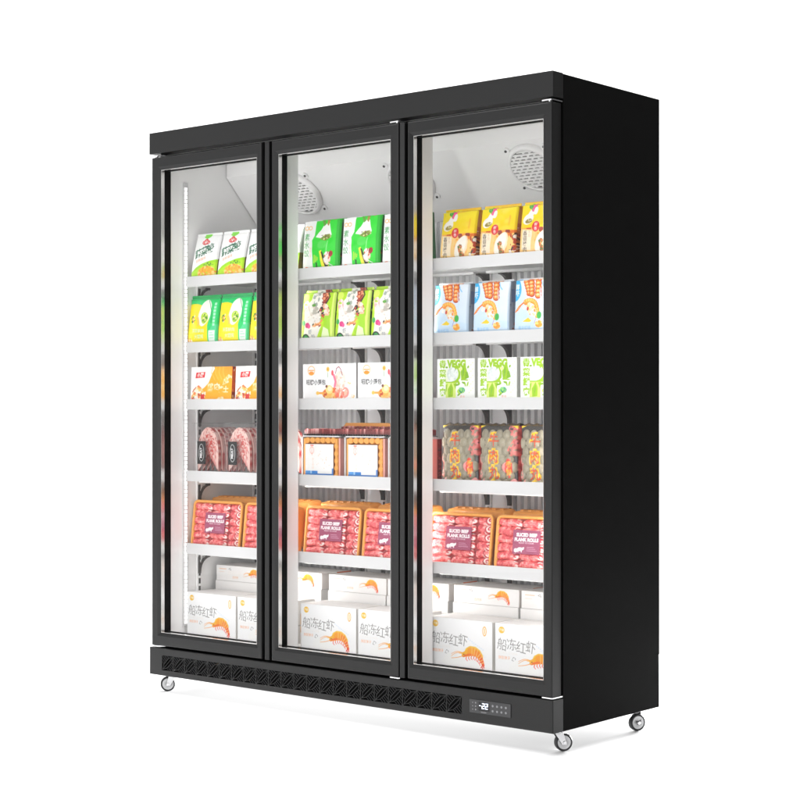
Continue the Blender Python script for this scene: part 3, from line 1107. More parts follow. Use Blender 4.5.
def meat_pack():
    t = thing('sliced_meat_pack', 0, 0, 0)
    a = Art(110, 150, (214, 120, 112))
    # seen from the front: slices one behind another
    p = PM()
    rs = np.random.RandomState(5)
    for k in range(6):
        n_ = 40
        prof_ = []
        for i in range(n_ + 1):
            th = math.pi * i / n_
            prof_.append((-0.052 * math.cos(th) * (1 + .04 * math.sin(3 * th + k)), 0.028 + 0.112 * math.sin(th) ** .75))
        prof_ = [(-0.052, 0.002)] + prof_ + [(0.052, 0.002)]
        P2 = np.array(prof_)
        cen = np.array([0, 0.055])
        rings = 22
        y = 0.012 + 0.0165 * k
        rr_ = np.linspace(0.02, 1, rings)
        G = np.zeros((rings, len(P2), 3))
        C = np.zeros((rings, len(P2), 3))
        for ri_, r_ in enumerate(rr_):
            q_ = cen + (P2 - cen) * r_
            G[ri_, :, 0] = q_[:, 0] + 0.006 * k
            G[ri_, :, 2] = q_[:, 1] + .002
            G[ri_, :, 1] = y + 0.004 * (1 - r_) + rs.normal(0, .0006, len(P2))
            marb = rs.rand(len(P2))
            red = lin((205, 84, 78)) if r_ < .78 else lin((236, 190, 180))
            C[ri_] = np.where(marb[:, None] > .62, lin((240, 205, 196)), np.where(marb[:, None] < .12, lin((170, 50, 48)), red))
        p.grid(G, C)
        E_ = np.stack([G[-1], G[-1] + [0, 0.013, 0]], 0)
        marb = rs.rand(len(P2))
        ce = np.where(marb[:, None] > .45, lin((242, 196, 188)), lin((196, 82, 80)))
        p.grid(E_, np.stack([ce, ce], 0))
    p.obj('meat_slices', MEAT, t)
    b = MB()
    b.prism([(-.064, 0), (.064, 0), (.064, .150), (.058, .156), (-.058, .156), (-.064, .150)], 1, 0.0, 0.125)
    b.build('clear_shell', FILM, t, 0.004, 3)
    b = MB()
    for z_ in (0.1535,):
        b.box(-.067, .067, -0.003, 0.128, z_, z_ + .0022)
    b.build('shell_rim', FILM, t, 0.0005)
    a = Art(42, 72, (18, 17, 18), 2.0)
    m = a.ellm(21, 36, 13, 27) & ~a.ellm(21, 36, 11.8, 25.8)
    a.put(m, (225, 225, 225))
    a.text('MEAT', 18.5, 36, 13, (240, 240, 240), rot=90, weight=.3); a.text('CHILLED', 26, 36, 5, (210, 210, 210), rot=90)
    A, _ = a.grid()
    lb = relief(0.042, 0.072, a, 0.0, thick=0.0008).obj('black_label', CARD, t)
    lb.location = (-0.02, -0.0016, 0.026)
    return t


t = meat_pack()
row(t, [(0.142, YF + .002, 0.708, 0, 'first from the left'), (0.298, YF + .002, 0.708, 0, 'second from the left'), (0.446, YF + .002, 0.708, 0, 'last, behind the door stile')],
    'clear pack of sliced pink meat', 'on fourth left shelf', 'meat pack', 'clear meat packs on the fourth left shelf')
for o in bpy.data.objects:
    if o.get('group') == 'clear meat packs on the fourth left shelf':
        o.scale = (1, 1, 1.12)

# ---- orange trays of beef rolls, fifth shelf, all doors


def roll_art(wm, hm, rows_, seed):
    a = Art(wm, hm, (160, 50, 56), 1.0)
    rs = np.random.RandomState(seed)
    rh = hm / rows_
    n1, n2 = a.noise(9, seed), a.noise(4, seed + 1)
    ns = a.noise(14, seed + 2)
    for j in range(rows_):
        sh = rs.uniform(-4, 4)
        for x, L in ((-6 + sh, .40 * wm), (.40 * wm - 6 + sh, .39 * wm), (.80 * wm - 4 + sh * .5, .24 * wm)):
            cx, cy = x + L / 2, (j + .5) * rh + rs.uniform(-1, 1)
            hx, hy = L / 2 - .4, rh / 2 * rs.uniform(.98, 1.08)
            dx, dy = (a.xx - cx) / hx, (a.yy - cy + 2.0 * np.sin(a.xx / 9 + j)) / hy
            inside = (np.abs(dx) ** 5 + np.abs(dy) ** 2.6) < 1
            hgt = np.sqrt(np.clip(1 - dy ** 2, 0, 1)) * (1 - .25 * np.abs(dx) ** 4) + .1 * rs.rand()
            a.Hh = np.where(inside, hgt, a.Hh)
            st = n1 + .5 * (n2 - .5) + .10 * np.sin((a.yy - cy) * 1.1 + n2 * 7)
            base = np.where(st[..., None] > .50, lin((228, 128, 126)), lin((212, 88, 92)))
            base = np.where(st[..., None] > .75, lin((244, 196, 190)), base)
            base = np.where(st[..., None] < .30, lin((192, 62, 72)), base)
            a.C = np.where(inside[..., None], base, a.C)
            e = inside & (dx > (.58 if L > .3 * wm else .10)) & (ns > .33)
            sp = np.sin(np.hypot((dx - .75) * 2.0, dy) * 7 + np.arctan2(dy, dx - .75))
            a.C = np.where((e & (sp > .35))[..., None], lin((252, 236, 232)), a.C)
            a.C = np.where((e & (sp < -.6))[..., None], lin((170, 46, 54)), a.C)
    a.Hh += .12 * (n2 - .5)
    return a


def beef_tray():
    t = thing('beef_roll_tray', 0, 0, 0)
    w2, h2 = 0.124, 0.172
    b = MB()
    # dish: rim ring with a rolled lip, walls and a back
    rim = [(0.0, 0.004), (0.002, -0.002), (0.007, -0.004), (0.012, -0.002), (0.0135, 0.006)]

    def rr(ins, y, n=6, r0=0.02):
        r = max(r0 - ins, 0.006)
        pts = []
        for cx, cz, s0 in ((w2 - ins - r, h2 - ins - r, 0), (-(w2 - ins - r), h2 - ins - r, 90), (-(w2 - ins - r), ins + r, 180), (w2 - ins - r, ins + r, 270)):
            for i in range(n + 1):
                a_ = math.radians(s0 + 90 * i / n)
                pts.append((cx + r * math.cos(a_), y, cz + r * math.sin(a_)))
        return pts
    loops = [rr(.016, .050), rr(.010, .047), rr(.003, .010), rr(0, .005), rr(.0005, 0.0), rr(.003, -.003), rr(.0065, -.003), rr(.009, -.0005), rr(.0105, .006), rr(.016, .044)]
    L = [[b.bm.verts.new(p_) for p_ in l_] for l_ in loops]
    for k in range(len(L) - 1):
        n_ = len(L[k])
        for i in range(n_):
            f = b.bm.faces.new((L[k][i], L[k][(i + 1) % n_], L[k + 1][(i + 1) % n_], L[k + 1][i]))
            f.smooth = True
    b.bm.faces.new(L[0])
    b.bm.faces.new(L[-1][::-1])
    # ribs on the outside of the top wall
    for i in range(7):
        x = -.09 + .03 * i
        b.box(x - .006, x + .006, .0115, .034, h2 - .0085, h2 - .0035)
    b.build('tray', ORANGE, t)
    a = roll_art(222, 148, 6, 21)
    mt = relief(0.226, 0.150, a, 0.010, y=0.010, thick=0.016).obj('beef_rolls', MEAT, t)
    mt.location = (0, 0, 0.0105)
    a = Art(96, 70, (150, 72, 100), 1.6)
    a.text('SLICED BEEF', 48, 56, 13.5, (250, 244, 246), weight=.7, sx=.98)
    a.text('FLANK ROLLS', 48, 42, 13.5, (250, 244, 246), weight=.7, sx=1.0)
    a.text('READY TO COOK', 48, 32.5, 6.0, (238, 220, 228), sx=1.1)
    # little cow
    a.ell(27, 14, 10, 5.5, (250, 246, 248)); a.ell(37, 16, 4, 3.6, (250, 246, 248)); a.rect(19, 5, 22, 12, (250, 246, 248)); a.rect(31, 5, 34, 12, (250, 246, 248)); a.ell(12, 10, 6.5, 6, (248, 236, 236)); a.line([(17, 15), (14, 9)], 1.5, (250, 246, 248)); a.ell(40, 19, 1.5, 2, (250, 246, 248))
    for k in range(3):
        a.rect(50, 10 + k * 5, 86 - 5 * k, 11.6 + k * 5, (190, 140, 160))
    lb = relief(0.100, 0.072, a, 0.0, thick=0.0008).obj('purple_label', CARD, t)
    lb.location = (-0.006, -0.0022, 0.056)
    return t


t = beef_tray()
ptray = t
zt5 = LEV[4] - 0.022
front = [(0.183, 'first from the left behind left door'), (0.442, 'second behind left door, cut by the stile'),
         (0.732, 'first full one behind middle door'), (0.991, 'second behind middle door, cut by the stile'),
         (1.268, 'first behind right door, left of two'), (1.527, 'second behind right door, right of two')]
row(t, [(x, YF + .006, zt5 + .0045, 0, l_) for x, l_ in front], 'orange tray of pink beef rolls', '', 'meat tray', 'orange beef trays on the fifth shelf', tilt=-.11)
for o in bpy.data.objects:
    if o.get('group') == 'orange beef trays on the fifth shelf':
        o['label'] = o['label'].strip()
# the row of the same trays behind, packed higher, shown by their top edges
rear = [(0.19, 'left door, above the first front tray'), (0.447, 'left door, near the door stile'), (0.719, 'middle door, above the first front tray'), (0.977, 'middle door, near the door stile'), (1.268, 'right door, above the left front tray'), (1.525, 'right door, above the right front tray')]
for x, l_ in rear:
    o = copy_tree(ptray)
    o.location = (x, YF + 0.128, zt5 + 0.015 + ZB)
    o.rotation_euler = (.10, 0, math.pi)
    o['label'] = 'orange tray back in the rear row behind ' + l_
    o['group'] = 'rear row of orange trays on the fifth shelf'

# ---- green and white tall bags, top shelf, middle door
a = Art(168, 166, (38, 200, 44))
a.poly([(0, 0), (52, 0), (48, 60), (44, 96), (56, 112), (60, 166), (0, 166)], (246, 247, 245))
a.poly([(62, 106), (84, 128), (96, 148), (120, 148), (132, 112), (128, 104), (96, 100)], (247, 247, 244))
a.poly([(80, 98), (106, 92), (132, 104), (124, 114), (102, 112)], (120, 140, 50)); a.bits(a.ellm(106, 104, 24, 9), 20, 2, 4, [(60, 110, 40), (190, 190, 90), (90, 60, 40), (230, 235, 200)], 31)
a.poly([(82, 166), (96, 166), (104, 146), (94, 140)], (90, 150, 50)); a.poly([(110, 166), (122, 166), (116, 140), (108, 146)], (160, 130, 60))
a.ell(92, 80, 22, 14, (90, 205, 90), a=.6); a.line([(116, 90), (112, 60), (104, 40)], 4, (120, 215, 120))
a.poly([(78, 58), (88, 62), (126, 6), (100, 0), (92, 4)], (225, 220, 60)); a.poly([(86, 56), (92, 58), (122, 8), (106, 6)], (30, 50, 30))
a.bits(a.ellm(116, 34, 16, 22), 40, 4, 8, [(250, 225, 210), (245, 240, 235), (190, 70, 50), (230, 160, 130), (250, 245, 240)], 32)
a.ell(132, 48, 9, 10, (150, 40, 40)); a.line([(104, 24), (140, 8)], 2, (245, 245, 240))
for i in range(3):
    a.rect(56 + 7 * i, 20 + 4 * i, 60 + 7 * i, 48 - 4 * i, (190, 215, 60), .8)
a.rect(66, 6, 72, 22, (20, 60, 30))
for cx in (17, 33):
    a.put(a.ellm(cx, 138, 9, 7) & ~a.ellm(cx, 138, 6, 4.4), (236, 176, 80))
a.vtext('素水饺', 20, 122, 25, (52, 150, 74), step=27, weight=.3)
a.vtext('新品上市', 40, 74, 8, (240, 170, 90), step=8.6); a.ell(22, 6, 8, 3, (215, 120, 70))
a.rect(152, 0, 168, 166, (26, 164, 40))
s = Art(24, 166, (20, 96, 34)); s.rect(0, 150, 24, 166, (34, 170, 44)); s.rect(6, 100, 24, 128, (190, 200, 180)); s.rect(4, 60, 24, 98, (14, 40, 20)); s.bits(s.yy < 60, 26, 2, 5, [(150, 40, 35), (20, 30, 18), (60, 110, 40), (90, 30, 30)], 33); s.rect(18, 0, 24, 166, (14, 60, 24))
t = thing('dumpling_bag', 0, 0, 0)
pouch(0.166, 0.166, 0.075, a, s, seal=0.006, bulge=0.004, taper=.30, seed=3).obj('bag_film', POUCH, t)
row(t, [(0.692, YF, 1.396, 0, 'first behind the middle door'), (0.867, YF, 1.396, 0, 'second behind the middle door'), (1.042, YF, 1.396, 0, 'third behind the middle door')],
    'green bag with white strip', 'on top shelf', 'food bag', 'green and white bags on the top middle shelf')

# ---- lime and white bags, second shelf, middle door
a = Art(150, 164, (168, 208, 30))
a.bits(a.xx > -1, 20, 8, 22, [(180, 216, 50), (150, 196, 20), (200, 226, 90)], 41)
a.poly([(14, 0), (74, 0), (98, 40), (88, 80), (104, 120), (92, 164), (52, 164), (46, 130), (16, 100), (20, 40)], (228, 226, 216))
a.bits(a.ellm(66, 130, 18, 30, -20), 44, 4, 9, [(240, 238, 232), (214, 208, 198), (226, 220, 210), (150, 160, 150)], 42)
a.bits(a.ellm(62, 76, 34, 32), 90, 4, 10, [(240, 238, 233), (220, 214, 206), (232, 228, 220), (204, 190, 180), (176, 170, 160)], 43)
a.bits(a.ellm(24, 110, 16, 18), 16, 4, 7, [(240, 200, 200), (230, 170, 170), (245, 225, 220)], 44)
a.poly([(86, 164), (112, 164), (124, 130), (112, 110), (98, 128)], (160, 60, 40)); a.bits(a.ellm(104, 140, 16, 24), 18, 3, 7, [(190, 90, 60), (130, 40, 30), (225, 150, 110)], 45)
a.line([(112, 164), (126, 138), (112, 114), (92, 104), (84, 88)], 5, (40, 40, 36))
a.bits(a.ellm(110, 92, 20, 26, 30), 44, 4, 9, [(236, 180, 150), (214, 110, 70), (240, 220, 205), (50, 45, 40), (225, 150, 100), (190, 70, 50)], 46)
a.line([(60, 44), (88, 48), (100, 62)], 7, (220, 150, 80)); a.bits(a.ellm(78, 46, 22, 8), 14, 3, 6, [(230, 170, 110), (50, 40, 35), (200, 110, 70)], 47)
a.ell(34, 46, 10, 9, (205, 50, 120)); a.ell(42, 42, 6, 7, (220, 80, 140)); a.ell(16, 54, 8, 9, (60, 160, 70)); a.ell(60, 112, 8, 5, (90, 150, 60))
a.text('虾', 48, 24, 17, (70, 80, 110)); a.text('饺', 60, 8, 17, (60, 70, 110))
a.ell(26, 2, 17, 16, (20, 50, 40)); a.ell(27, 2, 11, 11, (60, 160, 80))
a.poly([(110, 76), (134, 76), (140, 20), (126, 4), (112, 30)], (150, 200, 30)); a.poly([(96, 0), (108, 40), (128, 30), (134, 0)], (226, 240, 190)); a.poly([(136, 0), (150, 0), (150, 164), (140, 164)], (206, 228, 110))
s = Art(20, 164, (90, 140, 30)); s.rect(0, 60, 20, 130, (40, 80, 40)); s.bits(s.xx > -1, 16, 2, 5, [(30, 60, 30), (140, 60, 40), (180, 210, 90)], 48); s.rect(14, 0, 20, 164, (40, 70, 24))
t = thing('shrimp_dumpling_bag', 0, 0, 0)
pouch(0.148, 0.164, 0.06, a, s, seal=0.012, bulge=0.007, taper=.45, seed=4).obj('bag_film', POUCH, t)
row(t, [(0.676, YF, 1.164, 0, 'first behind the middle door'), (0.829, YF, 1.164, 0, 'second behind the middle door'), (0.985, YF, 1.164, 0, 'third, cut off by the stile')],
    'lime bag picturing white dumplings', 'on second shelf', 'food bag', 'lime and white bags on the second middle shelf')

# ---- white steamed-bun boxes, third shelf, middle door
a = Art(236, 119, (247, 247, 247))
m = a.ellm(38, 96, 16, 16) & ~a.ellm(38, 96, 13.5, 13.5); a.put(m, (240, 190, 90)); a.ell(38, 88, 11, 5.5, (244, 150, 40)); a.rect(26, 95, 50, 99, (240, 170, 80))
a.text('招牌小笼包', 58, 58, 18.5, (30, 30, 32), weight=.5, sx=.95)
a.bits(a.ellm(132, 20, 46, 20), 70, 6, 12, [(236, 150, 50), (244, 186, 90), (220, 110, 50), (246, 205, 130), (190, 76, 40)], 51)
a.ell(118, 34, 16, 14, (248, 222, 140)); a.ell(120, 36, 9, 8, (250, 238, 200)); a.ell(106, 44, 5, 5, (110, 60, 40)); a.line([(64, 22), (92, 22)], 7, (244, 170, 70)); a.ell(66, 22, 7, 6, (246, 200, 90))
a.bits(a.ellm(170, 22, 28, 22), 44, 6, 11, [(242, 190, 165), (232, 140, 120), (244, 220, 200), (225, 110, 85)], 52)
m = a.ellm(188, 24, 17, 17) & ~a.ellm(186, 24, 11, 11); a.put(m, (238, 150, 140))
a.bits(a.ellm(166, 62, 24, 32), 50, 6, 12, [(244, 236, 228), (232, 216, 204), (240, 226, 214), (226, 204, 190), (236, 190, 170)], 53)
a.line([(146, 86), (150, 102), (160, 108), (168, 100), (176, 80)], 3, (150, 60, 80)); a.line([(138, 80), (146, 60), (142, 44)], 9, (236, 120, 150)); a.ell(132, 88, 5, 9, (225, 80, 90))
a.ell(112, 100, 7, 8, (246, 200, 90)); a.ell(112, 100, 3, 3, (190, 130, 40)); a.bits(a.ellm(222, 12, 8, 8), 8, 2, 3, [(248, 215, 150)], 54); a.bits(a.ellm(206, 54, 8, 6), 6, 2, 4, [(250, 220, 160)], 55); a.line([(112, 74), (112, 90)], 2, (120, 160, 80)); a.rect(190, 103, 208, 105, (205, 205, 205))
t = thing('steamed_bun_box', 0, 0, 0)
s = Art(70, 119, (225, 60, 50)); s.rect(0, 0, 70, 60, (230, 190, 80)); s.bits(s.xx > -1, 24, 3, 8, [(190, 40, 40), (60, 120, 50), (240, 220, 170), (220, 150, 60)], 56)
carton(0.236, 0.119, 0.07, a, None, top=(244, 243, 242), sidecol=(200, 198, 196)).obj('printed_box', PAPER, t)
row(t, [(0.733, YF, 0.962, 0, 'first behind the middle door'), (0.977, YF, 0.962, 0, 'second, cut off by the door stile')],
    'white box picturing steamed buns', 'on third shelf', 'food box', 'white bun boxes on the third middle shelf')

# ---- wrapped trays with white cards, fourth shelf, middle door


def card_tray():
    t = thing('wrapped_tray', 0, 0, 0)
    b = MB()
    # scalloped orange tray
    b.ring([(-.074, .074, .004, .133, .030), (-.078, .078, .001, .136, .004), (-.075, .075, .004, .133, -.002), (-.066, .066, .010, .125, -.002), (-.063, .063, .013, .122, .004), (-.063, .063, .013, .122, .030)])
    for i in range(6):
        x = -.058 + .0232 * i
        b.cyl((x, -.004, .1285), (x, .026, .1285), .0092, 14)
    for i in range(5):
        z = .02 + .0225 * i
        b.cyl((.0705, -.004, z), (.0705, .026, z), .0080, 14)
    b.box(-.064, .064, .022, .029, .011, .124)
    b.build('tray', ORANGE, t, .0012)
    a = Art(108, 92, (248, 248, 246), 1.5)
    a.rect(0, 0, 108, 6, (60, 120, 190)); a.rect(2, 6, 20, 14, (80, 150, 215)); a.rect(26, 6, 48, 14, (45, 125, 200)); a.rect(20, 6, 26, 14, (150, 195, 230)); a.rect(102, 6, 108, 22, (90, 130, 190))
    m = a.ellm(26, 74, 8, 11) & ~a.ellm(26, 74, 6.4, 9); a.put(m, (235, 160, 140)); a.line([(26, 60), (26, 84)], 2, (235, 170, 150)); a.rect(20, 86, 32, 90, (225, 120, 100))
    a.bits(a.ellm(66, 46, 34, 26), 26, 1, 2.4, [(240, 220, 200), (232, 226, 226), (245, 214, 190)], 61)
    a.vtext('手工肉排', 30, 52, 8, (238, 205, 180)); a.rect(40, 30, 92, 31, (226, 226, 226)); a.rect(40, 24, 84, 25, (230, 230, 230))
    c = relief(0.126, 0.098, a, 0.0, thick=0.001).obj('white_card', CARD, t)
    c.location = (-.004, -.0042, 0.018)
    # white and clear wrapping around it
    b = MB()
    b.box(-.085, .085, .0305, .058, .0, .1375)
    b.build('white_wrapping', RAILW, t, .003)
    b = MB()
    b.box(-.085, -.0795, -.003, .030, .0, .1385)
    b.box(-.0793, .084, -.003, .030, .1385, .1425)
    b.build('wrapping_edge', RAILW, t, .001)
    a = Art(14, 124, (236, 170, 160)); a.rect(8, 0, 14, 124, (110, 24, 24)); a.bits(a.xx > 8, 20, 1, 3, [(80, 14, 16), (150, 50, 44)], 62)
    p = PM()
    A, _ = a.grid()
    ny, nx = A.shape[:2]
    Yg, Z = np.meshgrid(np.linspace(0, .058, nx), np.linspace(0.001, .136, ny))
    p.grid(np.stack([np.full_like(Yg, .0862), Yg, Z], -1), A, False)
    p.quad([(.0862, 0, 0.001), (.080, 0, 0.001), (.080, 0, .136), (.0862, 0, .136)], (236, 170, 160))
    p.obj('pink_film_side', PAPER, t)
    return t


t = card_tray()
row(t, [(0.692, YF + .004, 0.6915, 0, 'first behind the middle door'), (0.884, YF + .004, 0.6915, 0, 'second behind the middle door'), (1.072, YF + .004, 0.6915, 0, 'third, nearly hidden by the stile')],
    'white wrapped orange tray with white card', 'on fourth shelf', 'food tray', 'wrapped trays on the fourth middle shelf')
for o in bpy.data.objects:
    if o.get('group') == 'wrapped trays on the fourth middle shelf':
        o.scale = (1, 1, 1.06)

# packs lying flat on top of those trays


def flat_pack(w_, d_, h_, kind):
    t = thing('flat_meat_tray', 0, 0, 0)
    a = Art(w_ * 1000, d_ * 1000, (120, 34, 34), 0.7)
    nz = a.noise(8, 71)
    a.C = np.where((nz > .58)[..., None], lin((190, 90, 86)), a.C)
    a.C = np.where((nz > .72)[..., None], lin((225, 170, 165)), a.C)
    a.Hh = nz
    A, Hh = a.grid()
    ny, nx = A.shape[:2]
    X, Yv = np.meshgrid(np.linspace(-w_ / 2 + .004, w_ / 2 - .004, nx), np.linspace(.004, d_ - .004, ny))
    p = PM()
    P = np.stack([X, Yv, h_ - .004 + .008 * Hh], -1)
    p.grid(P, A)
    f0 = P[0].copy(); f0[:, 2] = .001
    p.grid(np.stack([f0, P[0]], 0), np.stack([lin((90, 22, 24)) + 0 * A[0], A[0]], 0))
    r0 = P[:, -1].copy(); r0[:, 2] = .001
    p.grid(np.stack([P[:, -1], r0], 0), np.stack([A[:, -1], A[:, -1] * .7], 0))
    p.obj('sliced_meat', MEAT, t)
    b = MB()
    if kind:
        b.prism([(-w_ / 2 - .004, 0.007), (-w_ / 2 + .012, h_ + .012), (w_ / 2 - .022, h_ + .012), (w_ / 2 + .004, 0.007)], 1, .018, d_ - .006)
        b.build('orange_lid', ORANGE, t, .002)
    else:
        for i in range(int(w_ / .011)):
            x = -w_ / 2 + .006 + i * .011
            b.box(x - .003, x + .003, -.002, .004, -.0015, .004)
        b.box(-w_ / 2, w_ / 2, -.0005, d_, -.0025, -.0006)
        b.build('clear_dish', mat('black_dish', (0.02, 0.018, 0.018), 0.3), t)
    return t


t = flat_pack(0.50, 0.10, 0.020, 0)
t.location = (0.852, YF + .012, 0.6915 + .1525 + ZB)
tag(t, 'long dark red meat pack lying across the tops of the wrapped trays', 'meat pack', 'flat packs lying on the wrapped trays')
t = flat_pack(0.225, 0.10, 0.012, 1)
t.location = (0.838, YF + .055, 0.6915 + .1525 + .017 + ZB)
t.rotation_euler = (0, 0, -.04)
tag(t, 'orange-lidded flat meat pack lying on the long dark red pack', 'meat pack', 'flat packs lying on the wrapped trays')

# ---- yellow bags, top shelf, right door
a = Art(140, 158, (250, 224, 18))
a.grad(a.yy > 70, (250, 210, 14), (250, 232, 24))
a.rect(0, 0, 140, 76, (206, 104, 34)); a.bits(a.yy < 78, 90, 5, 12, [(230, 150, 60), (186, 70, 32), (240, 190, 110), (140, 50, 28), (236, 140, 44)], 81)
a.poly([(0, 0), (60, 0), (64, 70), (8, 76), (0, 60)], (246, 214, 140), .75); a.poly([(12, 14), (46, 10), (50, 68), (14, 72)], (246, 230, 204))
a.ell(88, 34, 40, 22, (244, 226, 190), rot=62); a.ell(86, 36, 36, 17, (247, 242, 230), rot=62); a.poly([(84, 4), (100, 8), (88, 44), (76, 34)], (206, 150, 90)); a.bits(a.polym([(82, 4), (102, 8), (90, 48), (74, 36)]), 34, 2, 5, [(120, 100, 40), (196, 110, 60), (90, 110, 50), (240, 214, 170), (160, 70, 40)], 82)
a.poly([(108, 6), (136, 4), (138, 40), (118, 60), (112, 40)], (240, 200, 120)); a.bits(a.polym([(118, 6), (140, 4), (140, 70), (124, 70)]), 18, 3, 7, [(110, 40, 30), (170, 60, 40), (60, 36, 24), (240, 230, 220)], 83)
a.ell(32, 104, 21, 15, (248, 244, 232), rot=25); a.ell(34, 98, 14, 7, (150, 130, 60), rot=10); a.bits(a.ellm(34, 98, 13, 6), 10, 1.5, 3, [(80, 100, 40), (220, 215, 170)], 84)
a.poly([(28, 116), (50, 150), (60, 120), (44, 112)], (246, 244, 236)); a.ell(50, 138, 11, 13, (225, 70, 130)); a.ell(58, 128, 7, 12, (245, 240, 235)); a.ell(38, 142, 8, 8, (60, 150, 50)); a.line([(34, 150), (42, 132)], 4, (90, 170, 60))
a.ell(64, 80, 14, 16, (200, 36, 40)); a.vtext('鲜香', 64, 92, 11, (252, 240, 236), step=12)
a.vtext('香菇猪肉', 24, 70, 16, (96, 84, 74), step=16, weight=.3); a.vtext('水饺', 40, 70, 10, (170, 140, 110))
a.rect(100, 110, 120, 112, (225, 170, 40)); a.poly([(62, 140), (140, 150), (140, 158), (66, 158)], (246, 206, 14)); a.rect(112, 90, 118, 122, (235, 180, 30)); a.rect(0, 154, 140, 158, (236, 186, 30))
s = Art(14, 158, (196, 116, 30)); s.rect(0, 96, 14, 158, (214, 160, 20)); s.bits(s.yy < 90, 34, 2, 5, [(90, 30, 20), (150, 50, 30), (210, 140, 70), (50, 26, 18), (230, 210, 190)], 85)
t = thing('mushroom_dumpling_bag', 0, 0, 0)
pouch(0.138, 0.158, 0.065, a, s, seal=0.012, bulge=0.006, taper=.5, seed=6).obj('bag_film', POUCH, t)
row(t, [(1.266, YF, 1.396, 0, 'first behind the right door'), (1.419, YF, 1.396, 0, 'second behind the right door'), (1.571, YF, 1.396, 0, 'third, cut off by the stile')],
    'yellow bag with round red badge', 'on top shelf', 'food bag', 'yellow bags on the top right shelf')

# ---- pale blue seafood bags, second shelf, right door
a = Art(138, 160, (226, 236, 244))
a.grad(a.xx > -1, (186, 212, 234), (228, 236, 242), .4, 1)
a.poly([(0, 0), (138, 0), (138, 30), (70, 40), (0, 60)], (196, 218, 236))
a.ell(0, 124, 27, 36, (50, 165, 215)); a.vtext('鲜虾', 10, 142, 19, (244, 250, 253), weight=.4, step=19)
a.line([(96, 160), (104, 136), (112, 128)], 3, (90, 180, 225))
for (x0, y0, x1, y1, r_) in ((44, 148, 58, 112, 10), (62, 152, 68, 110, 11), (88, 152, 92, 104, 11)):
    for k in range(5):
        tt = k / 4
        cx, cy = x0 + (x1 - x0) * tt, y0 + (y1 - y0) * tt
        a.ell(cx, cy, r_ * 1.1, r_ * .9, (178, 58, 24)); a.ell(cx - 1, cy + 1.5, r_ * .86, r_ * .62, (228, 128, 44)); a.ell(cx - 2, cy + 3, r_ * .45, r_ * .30, (248, 206, 140))
a.line([(8, 58), (20, 74), (44, 88), (70, 92)], 5, (236, 150, 50)); a.line([(8, 58), (16, 62), (30, 80), (44, 88)], 2.5, (215, 90, 40))
for k in range(12):
    tt = k / 11
    an = math.radians(120 - 150 * tt)
    cx, cy = 62 + 30 * math.cos(an), 58 + 32 * math.sin(an)
    r_ = 9.5 - 3.5 * tt
    a.ell(cx, cy, r_, r_ * .95, (240, 140 + 3 * k, 40)); a.ell(cx - 1.5, cy + 2, r_ * .55, r_ * .5, (250, 205, 100))
a.bits(a.polym([(30, 70), (60, 86), (84, 70), (84, 44), (66, 44), (50, 58)]), 26, 3, 7, [(248, 240, 228), (240, 200, 130), (236, 150, 60), (226, 110, 50), (250, 226, 180)], 89); a.ell(56, 66, 4, 6, (190, 50, 40)); a.ell(96, 46, 9, 11, (60, 165, 70)); a.poly([(34, 28), (56, 40), (70, 30), (62, 26)], (240, 206, 30)); a.line([(80, 22), (86, 38)], 2, (150, 110, 190))
a.bits(a.ellm(96, 20, 14, 11), 14, 4, 7, [(240, 190, 70), (248, 214, 120), (230, 150, 50)], 86)
a.text('黄金虾排', 42, 10, 12, (140, 185, 222), weight=.2, sx=.95); a.ell(20, 0, 8, 2.5, (200, 90, 60)); a.line([(96, 128), (100, 100), (108, 60)], 2, (200, 224, 240)); a.rect(0, 156, 138, 160, (236, 240, 243))
s = Art(26, 160, (176, 184, 194)); s.rect(10, 0, 26, 160, (150, 158, 170)); s.rect(6, 90, 18, 130, (120, 136, 170)); s.bits((s.yy < 30), 10, 2, 4, [(190, 110, 70), (150, 90, 60)], 87); s.bits((s.yy > 30) & (s.yy < 88), 14, 1, 3, [(120, 130, 150), (200, 206, 214)], 88)
t = thing('shrimp_cutlet_bag', 0, 0, 0)
pouch(0.136, 0.160, 0.06, a, s, seal=0.008, bulge=0.004, taper=.30, seed=7).obj('bag_film', POUCH, t)
row(t, [(1.240, YF, 1.165, 0, 'first behind the right door'), (1.395, YF, 1.165, 0, 'second behind the right door'), (1.551, YF, 1.165, 0, 'third, cut off by the stile')],
    'pale blue bag picturing a fried shrimp', 'on second shelf', 'food bag', 'pale blue bags on the second right shelf')

# ---- white and lime vegetable boxes, third shelf, right door
a = Art(148, 125, (246, 247, 244))
G_, G2 = (146, 188, 4), (120, 168, 4)
a.text('VEGG', 76, 108, 32, G_, weight=2.4, sx=.86)
a.rect(30, 52, 44, 92, (232, 238, 216)); a.vtext('青菜鲜肉', 22, 122, 25, G_, step=28.5, weight=1.3)
a.ell(60, 76, 21, 22, (206, 214, 210)); a.bits(a.ellm(60, 76, 20, 21), 40, 3, 7, [(228, 232, 230), (214, 222, 218), (196, 206, 202)], 91)
m = a.ellm(62, 76, 30, 28) & ~a.ellm(60, 78, 24, 23) & (a.xx > 60); a.put(m, G_)
a.poly([(96, 56), (92, 84), (110, 114), (118, 84), (116, 62)], G_); a.poly([(100, 62), (98, 84), (106, 100), (107, 80)], (120, 170, 30)); a.ell(92, 92, 7, 5, (222, 236, 150)); a.poly([(110, 60), (126, 66), (120, 84), (112, 84)], G2); a.line([(96, 60), (120, 58)], 4, G_)
